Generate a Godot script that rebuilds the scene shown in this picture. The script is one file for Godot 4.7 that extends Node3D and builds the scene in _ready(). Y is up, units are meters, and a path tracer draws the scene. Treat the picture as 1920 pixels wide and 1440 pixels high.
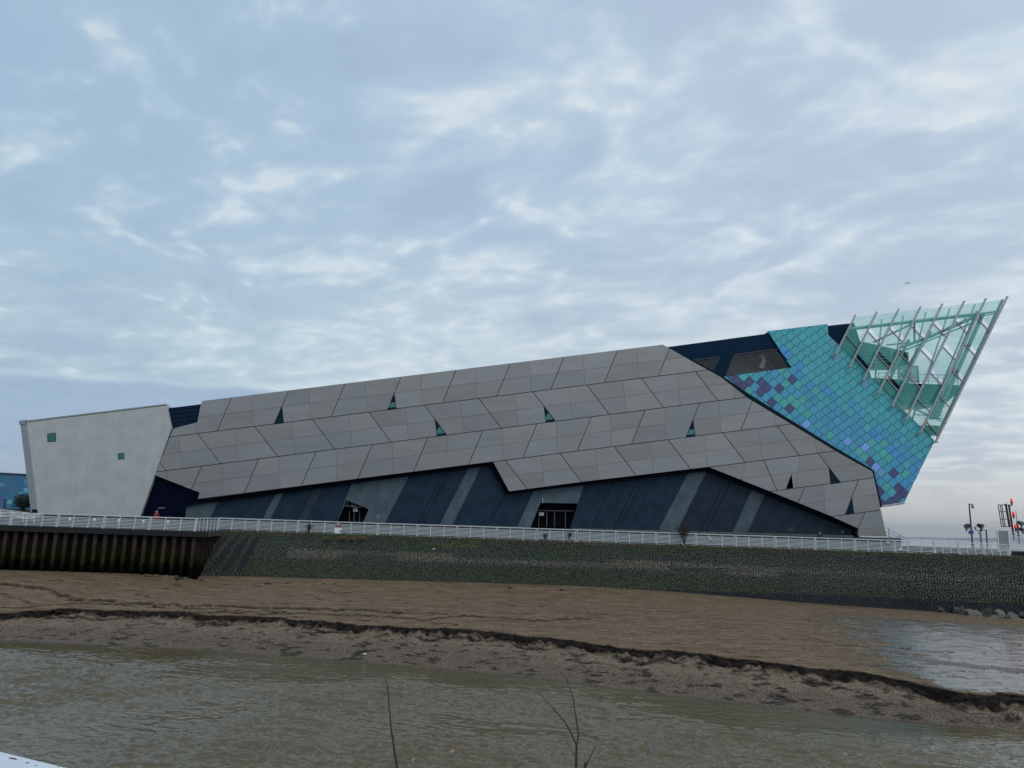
extends Node3D

# ------------------------------------------------------------------ mesh builder
class MB:
	var v := PackedVector3Array()
	var n := PackedVector3Array()
	var c := PackedColorArray()
	var uv := PackedVector2Array()
	var col := Color(1, 1, 1)
	func tri(a: Vector3, b: Vector3, d: Vector3, ua := Vector2(), ub := Vector2(), ud := Vector2()):
		var nn := (b - a).cross(d - a)
		if nn.length_squared() < 1e-14:
			return
		nn = nn.normalized()
		v.append(a); v.append(d); v.append(b)
		for k in 3:
			n.append(nn); c.append(col)
		uv.append(ua); uv.append(ud); uv.append(ub)
	func quad(a: Vector3, b: Vector3, d: Vector3, e: Vector3):   # counter-clockwise seen from outside
		tri(a, b, d, Vector2(a.x, -a.y), Vector2(b.x, -b.y), Vector2(d.x, -d.y))
		tri(a, d, e, Vector2(a.x, -a.y), Vector2(d.x, -d.y), Vector2(e.x, -e.y))
	func box(lo: Vector3, hi: Vector3):
		boxt(Transform3D(Basis(), (lo + hi) / 2), (hi - lo) / 2)
	func boxt(t: Transform3D, h: Vector3):
		var p := []
		for k in 8:
			p.append(t * Vector3(h.x if k & 1 else -h.x, h.y if k & 2 else -h.y, h.z if k & 4 else -h.z))
		quad(p[4], p[5], p[7], p[6]); quad(p[1], p[0], p[2], p[3])
		quad(p[5], p[1], p[3], p[7]); quad(p[0], p[4], p[6], p[2])
		quad(p[6], p[7], p[3], p[2]); quad(p[0], p[1], p[5], p[4])
	func bar(a: Vector3, b: Vector3, w: float, d: float, up := Vector3(0, 0, 1)):   # box beam from a to b, w across, d along up
		var y := (b - a).normalized()
		var x := y.cross(up).normalized()
		var z := x.cross(y)
		boxt(Transform3D(Basis(x, y, z), (a + b) / 2), Vector3(w / 2, a.distance_to(b) / 2, d / 2))
	func tube(a: Vector3, b: Vector3, ra: float, rb: float, k := 8, caps := true):
		var y := (b - a).normalized()
		var x := y.cross(Vector3(0, 0, 1) if absf(y.z) < 0.9 else Vector3(1, 0, 0)).normalized()
		var z := x.cross(y)
		for i in k:
			var t0 := TAU * i / k
			var t1 := TAU * (i + 1) / k
			var d0 := x * cos(t0) + z * sin(t0)
			var d1 := x * cos(t1) + z * sin(t1)
			var s := v.size()
			quad(a + d1 * ra, a + d0 * ra, b + d0 * rb, b + d1 * rb)
			if v.size() - s == 6:
				var q := [d1, d0, d0, d1]
				for m in 6:
					n[s + m] = q[[0, 2, 1, 0, 3, 2][m]]
			if caps:
				tri(a, a + d0 * ra, a + d1 * ra); tri(b, b + d1 * rb, b + d0 * rb)
	func prism(p: PackedVector2Array, zf: float, zb: float, back := false, bev := 0.0):   # polygon in x, y, from zf (towards +z) to zb
		if p.size() < 3:
			return
		if Geometry2D.is_polygon_clockwise(p):
			p.reverse()
		var idx := Geometry2D.triangulate_polygon(p)
		var q := p
		if bev > 0:
			var o := Geometry2D.offset_polygon(p, -bev, Geometry2D.JOIN_MITER)
			if o.size() == 1 and o[0].size() == p.size():
				# same order as p: match the nearest start
				var o0: PackedVector2Array = o[0]
				var best := 0
				for k in o0.size():
					if o0[k].distance_squared_to(p[0]) < o0[best].distance_squared_to(p[0]):
						best = k
				q = PackedVector2Array()
				for k in o0.size():
					q.append(o0[(best + k) % o0.size()])
				for k in q.size():
					var k1 := (k + 1) % q.size()
					quad(Vector3(p[k].x, p[k].y, zf - bev), Vector3(p[k1].x, p[k1].y, zf - bev), Vector3(q[k1].x, q[k1].y, zf), Vector3(q[k].x, q[k].y, zf))
			else:
				bev = 0.0
		for i in range(0, idx.size(), 3):
			var a := q[idx[i]]
			var b := q[idx[i + 1]]
			var d := q[idx[i + 2]]
			if (b - a).cross(d - a) < 0:
				var t := b; b = d; d = t
			tri(Vector3(a.x, a.y, zf), Vector3(b.x, b.y, zf), Vector3(d.x, d.y, zf), Vector2(a.x, -a.y), Vector2(b.x, -b.y), Vector2(d.x, -d.y))
			if back:
				tri(Vector3(a.x, a.y, zb), Vector3(d.x, d.y, zb), Vector3(b.x, b.y, zb))
		for k in p.size():
			var a := p[k]
			var b := p[(k + 1) % p.size()]
			quad(Vector3(a.x, a.y, zb), Vector3(b.x, b.y, zb), Vector3(b.x, b.y, zf - bev), Vector3(a.x, a.y, zf - bev))
	func ball(o: Vector3, r: Vector3, nu := 12, nv := 8):
		for j in nv:
			for i in nu:
				var f := func(ii: int, jj: int) -> Vector3:
					var th := PI * jj / nv
					return Vector3(sin(th) * cos(TAU * ii / nu), cos(th), -sin(th) * sin(TAU * ii / nu))
				var q := [f.call(i, j + 1), f.call(i + 1, j + 1), f.call(i + 1, j), f.call(i, j)]
				for t in [[0, 1, 2], [0, 2, 3]]:
					var s := v.size()
					tri(o + q[t[0]] * r, o + q[t[1]] * r, o + q[t[2]] * r)
					if v.size() > s:
						n[s] = (q[t[0]] / r).normalized(); n[s + 1] = (q[t[2]] / r).normalized(); n[s + 2] = (q[t[1]] / r).normalized()
	func mesh() -> ArrayMesh:
		var a := []
		a.resize(Mesh.ARRAY_MAX)
		a[Mesh.ARRAY_VERTEX] = v; a[Mesh.ARRAY_NORMAL] = n; a[Mesh.ARRAY_COLOR] = c; a[Mesh.ARRAY_TEX_UV] = uv
		var m := ArrayMesh.new()
		m.add_surface_from_arrays(Mesh.PRIMITIVE_TRIANGLES, a)
		return m

# ------------------------------------------------------------------ camera model
const F := 1423.0          # focal length in pixels of a 1920 x 1440 frame
const EYE := Vector3(0, 1.65, 0)
var cb := Basis()
var env_ref: Environment

func U(px: float, py: float, z: float) -> Vector3:      # point seen at a pixel, on the plane at depth z
	var d := cb * Vector3(px - 960.0, 720.0 - py, -F)
	return EYE + d * ((z - EYE.z) / d.z)
func UY(px: float, py: float, y: float) -> Vector3:     # the same on a level plane
	var d := cb * Vector3(px - 960.0, 720.0 - py, -F)
	return EYE + d * ((y - EYE.y) / d.y)
func P2(a: Array, z: float) -> PackedVector2Array:      # outline measured on the photograph -> outline in metres on the wall at depth z
	var r := PackedVector2Array()
	for i in range(0, a.size(), 2):
		var p := U(a[i], a[i + 1], z)
		r.append(Vector2(p.x, p.y))
	return r

# ------------------------------------------------------------------ naming and nodes
var used := {}
func numbered(s: String) -> String:
	var k: int = used.get(s, 0)
	used[s] = k + 1
	return s if k == 0 else "%s_%03d" % [s, k]
func thing(called: String, label: String, category: String, at := Vector3.ZERO, group := "") -> Node3D:
	var o := Node3D.new()
	o.name = numbered(called)
	add_child(o)
	o.position = at
	tag(o, label, category, group)
	return o
func tag(o: Node, label: String, category: String, group := ""):
	o.set_meta("label", label); o.set_meta("category", category)
	if group:
		o.set_meta("group", group)
func part(called: String, mb: MB, m: Material, parent: Node) -> MeshInstance3D:
	var o := MeshInstance3D.new()
	o.name = called
	o.mesh = mb.mesh()
	o.material_override = m
	parent.add_child(o, true)
	return o
func solo(called: String, mb: MB, m: Material, label: String, category: String, group := "") -> MeshInstance3D:
	var o := part(numbered(called), mb, m, self)
	tag(o, label, category, group)
	return o
func struct(called: String, mb: MB, m: Material, label := "") -> MeshInstance3D:
	var o := part(numbered(called), mb, m, self)
	o.set_meta("kind", "structure")
	if label:
		o.set_meta("label", label)
	return o

# ------------------------------------------------------------------ materials
func noise(freq: float, oct: int, sd: int, type := FastNoiseLite.TYPE_SIMPLEX_SMOOTH) -> FastNoiseLite:
	var f := FastNoiseLite.new()
	f.noise_type = type; f.frequency = freq; f.fractal_octaves = oct; f.seed = sd
	f.fractal_type = FastNoiseLite.FRACTAL_FBM if oct > 1 else FastNoiseLite.FRACTAL_NONE
	return f
func ntex(size: int, freq: float, oct: int, sd: int, c0: float, c1: float, normal := 0.0, type := FastNoiseLite.TYPE_SIMPLEX_SMOOTH) -> NoiseTexture2D:
	var t := NoiseTexture2D.new()
	t.width = size; t.height = size; t.seamless = true
	t.noise = noise(freq, oct, sd, type)
	if normal > 0:
		t.as_normal_map = true; t.bump_strength = normal
	else:
		var g := Gradient.new()
		g.set_color(0, Color(c0, c0, c0)); g.set_color(1, Color(c1, c1, c1))
		t.color_ramp = g
	return t
var mats := {}
var dull := []      # materials with next to no sheen
func lin(r: float, g: float, b: float) -> Color:      # real-world base colour (linear) -> the sRGB that albedo_color takes
	return Color(r, g, b).linear_to_srgb()
func mat(called: String, c: Color, rough := 0.8, metal := 0.0, tex: Texture2D = null, scale := Vector3.ONE, tri := true, vc := false) -> StandardMaterial3D:
	if mats.has(called):
		return mats[called]
	var m := StandardMaterial3D.new()
	m.resource_name = called
	m.albedo_color = c; m.roughness = rough; m.metallic = metal
	if tex:
		m.albedo_texture = tex
		m.uv1_scale = scale
		if tri:
			m.uv1_triplanar = true; m.uv1_world_triplanar = true
	m.vertex_color_use_as_albedo = vc
	if called in dull:
		m.metallic_specular = 0.12
	mats[called] = m
	return m
func glass(called: String, c: Color, alpha: float) -> StandardMaterial3D:
	var m := mat(called, Color(c.r, c.g, c.b, alpha), 0.05)
	m.transparency = BaseMaterial3D.TRANSPARENCY_ALPHA
	return m

# ------------------------------------------------------------------ sky
func sky_image() -> Image:
	var big := noise(1.0, 4, 11)
	var mid := noise(1.0, 5, 23)
	var fine := noise(1.0, 3, 37)
	var warp := noise(1.0, 2, 51)
	var at := func(u: float, v: float) -> Color:
		var el: float = (0.5 - v) * PI
		var az: float = (u - 0.5) * TAU                      # 0 looks along -z, + to the right
		el = maxf(el, -0.02)
		var y := sin(el)
		var cl := cos(el)
		var x := sin(az) * cl
		var z := -cos(az) * cl
		var k: float = 1.0 / (maxf(y, 0.0) + 0.10)
		var px := x * k
		var pz := z * k
		# streaks run from upper left to lower right in the left half
		var rx := px * 0.80 + pz * 0.60
		var rz := -px * 0.60 + pz * 0.80
		var wx := warp.get_noise_2d(rx * 1.1, rz * 1.1) * 0.45
		var b: float = big.get_noise_2d(rx * 0.55 + 3.0, rz * 0.38 + wx)
		var m: float = mid.get_noise_2d(rx * 2.3 + wx, rz * 3.1 - wx)
		var f: float = fine.get_noise_2d(rx * 6.5 + wx * 2.0, rz * 8.5)
		var far: float = clampf(el / 0.30, 0.0, 1.0)        # 0 at the horizon
		var right: float = smoothstep(-0.75, 0.65, az) if absf(az) < PI * 0.5 else smoothstep(PI + 0.4, PI * 0.5 - 0.1, absf(az))
		# base tone
		var top := Color8(162, 189, 213).lerp(Color8(192, 209, 226), right)
		var low := Color8(178, 200, 214).lerp(Color8(205, 216, 222), right)
		var hor := Color8(166, 184, 204).lerp(Color8(211, 211, 207), right)
		var c: Color = hor.lerp(low, smoothstep(0.0, 0.17, el)).lerp(top, smoothstep(0.12, 0.42, el))
		# brighter puffs and greyer bellies
		var lit: float = smoothstep(-0.12, 0.60, m * 0.75 + b * 0.55 + f * (0.30 + 0.2 * right) + (right - 0.5) * 0.34 + 0.16 * smoothstep(0.30, 0.12, el) * smoothstep(0.03, 0.10, el))
		var shade: float = smoothstep(0.05, -0.5, m * 0.6 + b * 0.7 + f * 0.12)
		var fade: float = smoothstep(0.0, 0.10, el)
		c = c.lerp(Color8(200, 218, 230).lerp(Color8(216, 227, 235), right), lit * 0.72 * fade)
		c = c.lerp(Color8(150, 175, 203).lerp(Color8(170, 186, 209), right), shade * 0.48 * fade)
		var spark: float = smoothstep(0.30, 0.62, m * 0.7 + f * 0.55 + b * 0.25)
		c = c.lerp(Color8(222, 230, 236), spark * (0.32 + 0.4 * right) * fade)
		# long flat bank low on the left
		var bank: float = smoothstep(0.162, 0.148, el + wx * 0.02 - az * 0.012) * smoothstep(0.02, 0.10, el) * smoothstep(0.15, -0.35, az)
		c = c.lerp(Color8(157, 181, 205), bank * 0.85)
		return c
	var w := 4096
	var h := 2048
	var im := Image.create(512, 256, false, Image.FORMAT_RGB8)
	for j in 256:
		for i in 512:
			im.set_pixel(i, j, at.call((i + 0.5) / 512.0, (j + 0.5) / 256.0))
	im.resize(w, h, Image.INTERPOLATE_CUBIC)
	var x0 := 1500
	var x1 := 2600
	var y0 := 560
	var y1 := 1030
	var st := 1
	var part_im := Image.create((x1 - x0) / st, (y1 - y0) / st, false, Image.FORMAT_RGB8)
	for j in part_im.get_height():
		for i in part_im.get_width():
			part_im.set_pixel(i, j, at.call((x0 + i * st + 0.5) / float(w), (y0 + j * st + 0.5) / float(h)))
	im.blit_rect(part_im, Rect2i(0, 0, part_im.get_width(), part_im.get_height()), Vector2i(x0, y0))
	return im

# ------------------------------------------------------------------ main
func _ready():
	# camera
	cb = Basis(Vector3.RIGHT, deg_to_rad(10.4)) * Basis(Vector3.BACK, deg_to_rad(1.9))
	var cam := Camera3D.new()
	cam.name = "camera"
	add_child(cam)
	cam.transform = Transform3D(cb, EYE)
	cam.keep_aspect = Camera3D.KEEP_HEIGHT
	cam.fov = rad_to_deg(2.0 * atan(720.0 / F))
	cam.near = 0.05
	cam.far = 20000.0
	# sky, exposure, air
	var env := Environment.new()
	var sky := Sky.new()
	var pm := PanoramaSkyMaterial.new()
	pm.panorama = ImageTexture.create_from_image(sky_image())
	sky.sky_material = pm
	env.background_mode = Environment.BG_SKY
	env.sky = sky
	env.sky_rotation = Vector3(0, PI, 0)
	env.background_energy_multiplier = 1.0
	env.tonemap_mode = Environment.TONE_MAPPER_LINEAR
	env.tonemap_exposure = 1.0
	env.sdfgi_enabled = true; env.ssao_enabled = true; env.ssil_enabled = true
	var we := WorldEnvironment.new()
	we.name = "world_environment"
	we.environment = env
	env_ref = env
	add_child(we)
	# sun behind the cloud
	var sun := DirectionalLight3D.new()
	sun.name = "sun"
	add_child(sun)
	sun.look_at_from_position(Vector3(18, 40, 34), Vector3.ZERO)
	sun.light_energy = 0.22
	sun.light_color = Color(1.0, 0.97, 0.93)
	sun.light_angular_distance = 30.0
	sun.shadow_enabled = true

	setting()
	building()
	prow()
	railings()
	quay_objects()
	far_left()
	near_things()
	small_things()

# ------------------------------------------------------------------ ground, mud, water
var zt_c := []
var zs_c := []
var zw_c := []
var su_c := []
var sv_c := []
var sr_c := []
const YW := -6.6
func curve(a: Array, ys) -> Array:
	var r := []
	for i in range(0, a.size(), 2):
		var y: float = ys if ys is float else lerpf(lerpf(-4.0, ys[0], smoothstep(358.0, 460.0, a[i])), ys[1], smoothstep(1150.0, 1920.0, a[i]))
		var p := UY(a[i], a[i + 1], y)
		r.append(Vector2(p.x, p.z))
	return r
func cz(c: Array, x: float) -> float:
	if x <= c[0].x:
		return c[0].y
	for i in range(1, c.size()):
		if x <= c[i].x:
			return lerpf(c[i - 1].y, c[i].y, (x - c[i - 1].x) / (c[i].x - c[i - 1].x))
	return c[-1].y
func ytoe(x: float) -> float:
	return lerpf(lerpf(-3.98, -4.27, smoothstep(-31.0, -25.0, x)), -5.55, smoothstep(6.0, 46.0, x))

func mud_y(x: float, z: float) -> float:
	var zt: float = cz(zt_c, x)
	var u: float = clampf((z - zt) / (cz(zs_c, x) - zt), 0.0, 1.0)
	return lerpf(ytoe(x), -5.5, pow(u, 0.9))
func on_mud(px: float, py: float) -> Vector3:
	var y := -4.6
	var p := Vector3.ZERO
	for k in 8:
		p = UY(px, py, y)
		y = mud_y(p.x, p.z)
	return p
func grid(nx: int, nz: int, pos: PackedVector3Array, col: PackedColorArray, uvs: PackedVector2Array) -> ArrayMesh:
	var nor := PackedVector3Array()
	nor.resize(pos.size())
	for j in nz:
		for i in nx:
			var a := pos[j * nx + maxi(i - 1, 0)]
			var b := pos[j * nx + mini(i + 1, nx - 1)]
			var c := pos[maxi(j - 1, 0) * nx + i]
			var d := pos[mini(j + 1, nz - 1) * nx + i]
			var n := (d - c).cross(b - a).normalized()
			nor[j * nx + i] = n if n.y > 0 else -n
	var idx := PackedInt32Array()
	idx.resize((nx - 1) * (nz - 1) * 6)
	var k := 0
	for j in nz - 1:
		for i in nx - 1:
			var p := j * nx + i                       # j grows towards the camera (+z)
			idx[k] = p; idx[k + 1] = p + 1; idx[k + 2] = p + nx
			idx[k + 3] = p + 1; idx[k + 4] = p + nx + 1; idx[k + 5] = p + nx
			k += 6
	var a := []
	a.resize(Mesh.ARRAY_MAX)
	a[Mesh.ARRAY_VERTEX] = pos; a[Mesh.ARRAY_NORMAL] = nor; a[Mesh.ARRAY_INDEX] = idx; a[Mesh.ARRAY_TEX_UV] = uvs
	if col.size():
		a[Mesh.ARRAY_COLOR] = col
	var m := ArrayMesh.new()
	m.add_surface_from_arrays(Mesh.PRIMITIVE_TRIANGLES, a)
	return m
func struct_mesh(called: String, m: Mesh, material: Material, label: String, kind := "structure") -> MeshInstance3D:
	var o := MeshInstance3D.new()
	o.name = numbered(called)
	o.mesh = m
	o.material_override = material
	add_child(o)
	o.set_meta("kind", kind)
	o.set_meta("label", label)
	return o

func setting():
	zt_c = curve([-250, 1062, 0, 1072, 358, 1078, 460, 1082, 660, 1088, 960, 1096, 1260, 1108, 1500, 1126, 1700, 1140, 1920, 1157, 2300, 1185], [-4.35, -5.55])
	zs_c = curve([-250, 1150, 0, 1146, 110, 1139, 250, 1141, 400, 1149, 480, 1151, 600, 1161, 700, 1170, 850, 1177, 960, 1186, 1080, 1201, 1200, 1216, 1300, 1223, 1440, 1241, 1600, 1259, 1700, 1276, 1780, 1293, 1860, 1301, 1920, 1306, 2200, 1335], -5.5)
	zw_c = curve([-250, 1192, 0, 1203, 175, 1212, 340, 1219, 480, 1230, 742, 1250, 960, 1269, 1200, 1300, 1440, 1328, 1650, 1351, 1800, 1364, 1920, 1374, 2300, 1420], YW)
	su_c = curve([-250, 1104, 0, 1108, 80, 1112, 150, 1120, 280, 1126, 400, 1130, 520, 1133, 700, 1142, 860, 1148, 2000, 1152], -5.1)
	sv_c = curve([0, 1137, 480, 1141, 700, 1151, 800, 1159, 870, 1153, 1000, 1164, 1120, 1163, 2000, 1200], -5.3)
	sr_c = curve([1400, 1200, 1590, 1221, 1680, 1240, 1800, 1254, 1920, 1264, 2100, 1280], -5.6)
	# ---- mud: an upper flat that ends in a broken scarp, and a rougher bank below it down to the river
	var n1 := noise(1.0, 4, 5)
	var n2 := noise(1.0, 5, 6)
	var n3 := noise(1.0, 3, 7)
	var nx := 861
	var nu := 330
	var nl := 250
	var x0 := -63.0
	var dx := 0.150
	var pos := PackedVector3Array(); pos.resize(nx * nu)
	var col := PackedColorArray(); col.resize(nx * nu)
	var uvs := PackedVector2Array(); uvs.resize(nx * nu)
	var wet := PackedFloat32Array(); wet.resize(nx * nu)
	var pos2 := PackedVector3Array(); pos2.resize(nx * nl)
	var col2 := PackedColorArray(); col2.resize(nx * nl)
	var uvs2 := PackedVector2Array(); uvs2.resize(nx * nl)
	var up_a := Color(0.168, 0.108, 0.062)
	var up_b := Color(0.290, 0.205, 0.132)
	var lo_a := Color(0.350, 0.262, 0.188)
	var lo_b := Color(0.270, 0.208, 0.155)
	var dark := Color(0.020, 0.015, 0.012)  # wet clay tone; on scarp faces it also carries painted shade
	for i in nx:
		var x := x0 + i * dx
		var yt := ytoe(x)
		var zt: float = cz(zt_c, x)
		var zs: float = cz(zs_c, x) + n1.get_noise_2d(x * 0.22, 3.0) * 0.9 + n1.get_noise_2d(x * 0.9, 9.0) * 0.45 + n1.get_noise_2d(x * 3.1, 13.0) * 0.16
		var zw: float = cz(zw_c, x) + n1.get_noise_2d(x * 0.4, 20.0) * 0.35 + n1.get_noise_2d(x * 1.7, 21.0) * 0.12
		var su: float = cz(su_c, x) + n1.get_noise_2d(x * 0.4, 31.0) * 1.2 + n1.get_noise_2d(x * 1.6, 32.0) * 0.5
		var sv: float = cz(sv_c, x) + n1.get_noise_2d(x * 0.5, 41.0) * 0.7 + n1.get_noise_2d(x * 1.8, 42.0) * 0.3
		var sr: float = cz(sr_c, x) + n1.get_noise_2d(x * 0.5, 51.0) * 0.5 + n1.get_noise_2d(x * 1.8, 52.0) * 0.2
		# [position, height, share, width of the dark lip]
		var steps := [[su, 0.20, smoothstep(2.0, -16.0, x), 0.75], [sv, 0.12, smoothstep(-28.0, -20.0, x) * smoothstep(9.5, 5.0, x), 0.55], [sr, 0.16, smoothstep(22.0, 26.0, x), 0.60],
			[su + 3.2 + 1.4 * n1.get_noise_2d(x * 0.3, 61.0), 0.08, smoothstep(0.05, 0.35, n1.get_noise_2d(x * 0.12, 62.0) + smoothstep(-22.0, -34.0, x) * 0.4), 0.4],
			[zs - 1.7 + 0.9 * n1.get_noise_2d(x * 0.35, 63.0), 0.08, smoothstep(0.05, 0.30, n1.get_noise_2d(x * 0.15, 64.0) + smoothstep(-22.0, -36.0, x) * 0.5), 0.4],
			[zs - 5.0 + 1.2 * n1.get_noise_2d(x * 0.25, 65.0), 0.06, smoothstep(0.10, 0.35, n1.get_noise_2d(x * 0.10, 66.0)), 0.35],
			[zs - 9.0 + 1.5 * n1.get_noise_2d(x * 0.2, 67.0), 0.05, smoothstep(0.12, 0.35, n1.get_noise_2d(x * 0.11, 68.0)), 0.4],
			[zs - 13.0 + 1.5 * n1.get_noise_2d(x * 0.2, 69.0), 0.05, smoothstep(0.10, 0.3, n1.get_noise_2d(x * 0.11, 70.0)), 0.5]]
		var ylip := 0.0
		for j in nu:
			var u0 := float(j) / (nu - 1)
			var z := lerpf(zt - 6.0, zs, u0)
			var u: float = clampf((z - zt) / (zs - zt), 0.0, 1.0)
			var sa: float = n3.get_noise_2d(x * 0.14, z * 1.2)
			var sf: float = n3.get_noise_2d(x * 0.55 + 50.0, z * 4.6)
			var y: float = lerpf(yt, -5.5, pow(u, 0.9)) + (sa * 0.06 + sf * 0.028) * smoothstep(0.0, 0.12, u)
			var c := up_a.lerp(up_b, clampf(0.38 + sa * 0.8 + sf * 1.3 + n3.get_noise_2d(x * 0.8 + 9.0, z * 9.0) * 0.7 + u * 0.2, 0.0, 1.25))
			for s in steps:
				if s[2] > 0.02:
					var e: float = z - s[0]
					if e > -1.8 and e < 9.0:
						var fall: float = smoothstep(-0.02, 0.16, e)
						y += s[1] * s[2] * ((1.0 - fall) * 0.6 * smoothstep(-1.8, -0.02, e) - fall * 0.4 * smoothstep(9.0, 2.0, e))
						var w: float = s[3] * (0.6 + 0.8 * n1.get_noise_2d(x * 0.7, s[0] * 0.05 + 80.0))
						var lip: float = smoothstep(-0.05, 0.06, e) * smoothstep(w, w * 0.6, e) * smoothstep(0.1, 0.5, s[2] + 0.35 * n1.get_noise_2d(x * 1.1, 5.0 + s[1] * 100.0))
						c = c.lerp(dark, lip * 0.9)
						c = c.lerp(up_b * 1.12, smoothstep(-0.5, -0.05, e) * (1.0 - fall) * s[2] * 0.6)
			# dry-edge blocks and hair cracks towards the scarp
			var cr: float = absf(n1.get_noise_2d(x * 0.16 + 200.0, z * 0.85))
			var br: float = smoothstep(0.0, 0.25, n1.get_noise_2d(x * 0.16 + 5.0, z * 0.3 + 90.0) + u * 0.15)
			var q: float = smoothstep(0.030, 0.009, cr) * br * smoothstep(0.15, 0.4, u)
			y -= q * 0.05
			c = c.lerp(dark, q * 0.85)
			var k := j * nx + i
			pos[k] = Vector3(x, y, z)
			col[k] = c
			uvs[k] = Vector2(x * 0.32, z * 0.55)
			ylip = y
			# standing water in the right-hand hollow
			wet[k] = smoothstep(21.5, 29.0, x + n1.get_noise_2d(x * 0.3, z * 0.6) * 5.0 + (z + 60.0) * 0.25) * smoothstep(-69.0, -65.5, z + n1.get_noise_2d(x * 0.15, 3.3) * 1.5) + n3.get_noise_2d(x * 0.11, z * 1.5) * 0.55 + sf * 0.40 - 0.26
		# ---- below the scarp
		var drop: float = maxf(0.06, 0.34 + 0.46 * n1.get_noise_2d(x * 0.13, 70.0) + 0.42 * n1.get_noise_2d(x * 0.6, 71.0) + 0.22 * n1.get_noise_2d(x * 2.2, 72.0))
		for j in nl:
			var z := 0.0
			var y := 0.0
			var c := dark
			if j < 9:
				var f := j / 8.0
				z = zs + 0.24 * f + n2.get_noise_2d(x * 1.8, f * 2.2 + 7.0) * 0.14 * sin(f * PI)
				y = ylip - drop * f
				c = dark.lerp(Color(0.055, 0.042, 0.033), clampf(0.4 + n2.get_noise_2d(x * 1.6, f * 2.0) * 2.4, 0.0, 1.8))  # exposed wet clay, with the face's own shade painted into the colour
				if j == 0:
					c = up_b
			else:
				var t := float(j - 8) / (nl - 9)
				z = lerpf(zs + 0.24, zw + 6.0, t)
				var vv: float = (z - zs) / (zw - zs)
				var y0 := ylip - lerpf(drop, 0.36, smoothstep(0.25, 1.3, z - zs))
				y = lerpf(y0, YW, minf(vv, 1.0)) if vv <= 1.0 else YW - (vv - 1.0) * 1.3
				var calm: float = smoothstep(1.02, 0.80, vv)
				var lump: float = n2.get_noise_2d(x * 0.55, z * 0.9)
				var fl: float = n2.get_noise_2d(x * 1.9 + 90.0, z * 3.4)
				var f2: float = n2.get_noise_2d(x * 3.4 + 10.0, z * 5.6)
				y += (lump * 0.055 + fl * 0.035 + f2 * 0.018) * calm * smoothstep(0.0, 0.5, z - zs)
				c = lo_a.lerp(lo_b, clampf(smoothstep(0.35, 0.62, vv + lump * 0.35 + n1.get_noise_2d(x * 0.12, z * 0.3) * 0.3), 0.0, 1.0))
				# torn cracks: thin, wandering, broken
				var ca: float = absf(n1.get_noise_2d(x * 0.38 + 300.0, z * 0.75 + n1.get_noise_2d(x * 0.9, z * 0.9) * 0.6))
				var cm: float = smoothstep(-0.05, 0.2, n1.get_noise_2d(x * 0.20 + 40.0, z * 0.35)) * smoothstep(0.75, 0.45, vv)
				var crk: float = smoothstep(0.055, 0.015, ca) * cm
				y -= crk * 0.10 * calm
				c = c.lerp(dark, crk * 0.75)
				# clods and holes
				var fm2: float = smoothstep(0.10, 0.26, fl + lump * 0.35 - vv * 0.08) * smoothstep(1.0, 0.6, vv)
				var fm3: float = smoothstep(0.14, 0.32, f2 + (vv - 0.6) * 0.25) * smoothstep(0.35, 0.65, vv) * calm
				c = c.lerp(dark, maxf(fm2 * 0.25, fm3 * 0.60))
				# slumped black clay right under the face
				var sl: float = smoothstep(0.8 + lump * 2.6 + n1.get_noise_2d(x * 0.5, 99.0) * 1.2, 0.05, z - zs)
				# a second, broken ledge and fallen blocks
				var e2: float = z - (zs + 1.0 + 1.1 * n1.get_noise_2d(x * 0.3, 75.0))
				var m2: float = smoothstep(0.02, 0.22, n1.get_noise_2d(x * 0.14, 76.0))
				y -= 0.12 * m2 * smoothstep(0.0, 0.14, e2) * smoothstep(3.0, 1.0, e2)
				c = c.lerp(dark, m2 * smoothstep(-0.02, 0.05, e2) * smoothstep(0.36, 0.2, e2) * 0.85)
				var bk: float = smoothstep(0.22, 0.34, n2.get_noise_2d(x * 1.2 + 400.0, z * 1.6)) * smoothstep(2.4, 0.4, z - zs)
				y += bk * 0.14
				c = c.lerp(Color(0.050, 0.040, 0.033), bk * 0.85)
				c = c.lerp(dark, sl * (0.55 + 0.45 * smoothstep(-0.1, 0.2, fl)))
				c = c.lerp(Color(0.130, 0.112, 0.080), smoothstep(0.90, 1.0, vv))
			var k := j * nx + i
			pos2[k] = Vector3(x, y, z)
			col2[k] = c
			uvs2[k] = Vector2(x * 0.21 + y * 0.3 + n1.get_noise_2d(x * 0.1, z * 0.1) * 0.3, z * 0.42 - y * 0.9)
	var mud := mat("wet_mud", Color(1, 1, 1), 0.7, 0.0, ntex(512, 0.02, 5, 77, 0.72, 1.0), Vector3.ONE, false, true)
	mud.metallic_specular = 0.28
	mud.normal_enabled = true
	mud.normal_texture = ntex(512, 0.03, 5, 78, 0, 1, 6.0)
	mud.normal_scale = 0.5
	struct_mesh("mud_flat", grid(nx, nu, pos, col, uvs), mud, "smooth brown tidal mud flat below the stone slope")
	var fleck := NoiseTexture2D.new()
	fleck.width = 1024; fleck.height = 1024; fleck.seamless = true
	fleck.noise = noise(0.030, 5, 83)
	var fg2 := Gradient.new()
	fg2.offsets = PackedFloat32Array([0.0, 0.30, 0.385, 0.45, 1.0])
	fg2.colors = PackedColorArray([Color(0.12, 0.10, 0.09), Color(0.22, 0.20, 0.18), Color(0.66, 0.64, 0.62), Color(0.86, 0.85, 0.84), Color(1, 1, 1)])
	fleck.color_ramp = fg2
	var torn := mat("torn_mud", Color(1, 1, 1), 0.7, 0.0, fleck, Vector3.ONE, false, true)
	torn.metallic_specular = 0.28
	torn.normal_enabled = true
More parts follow.
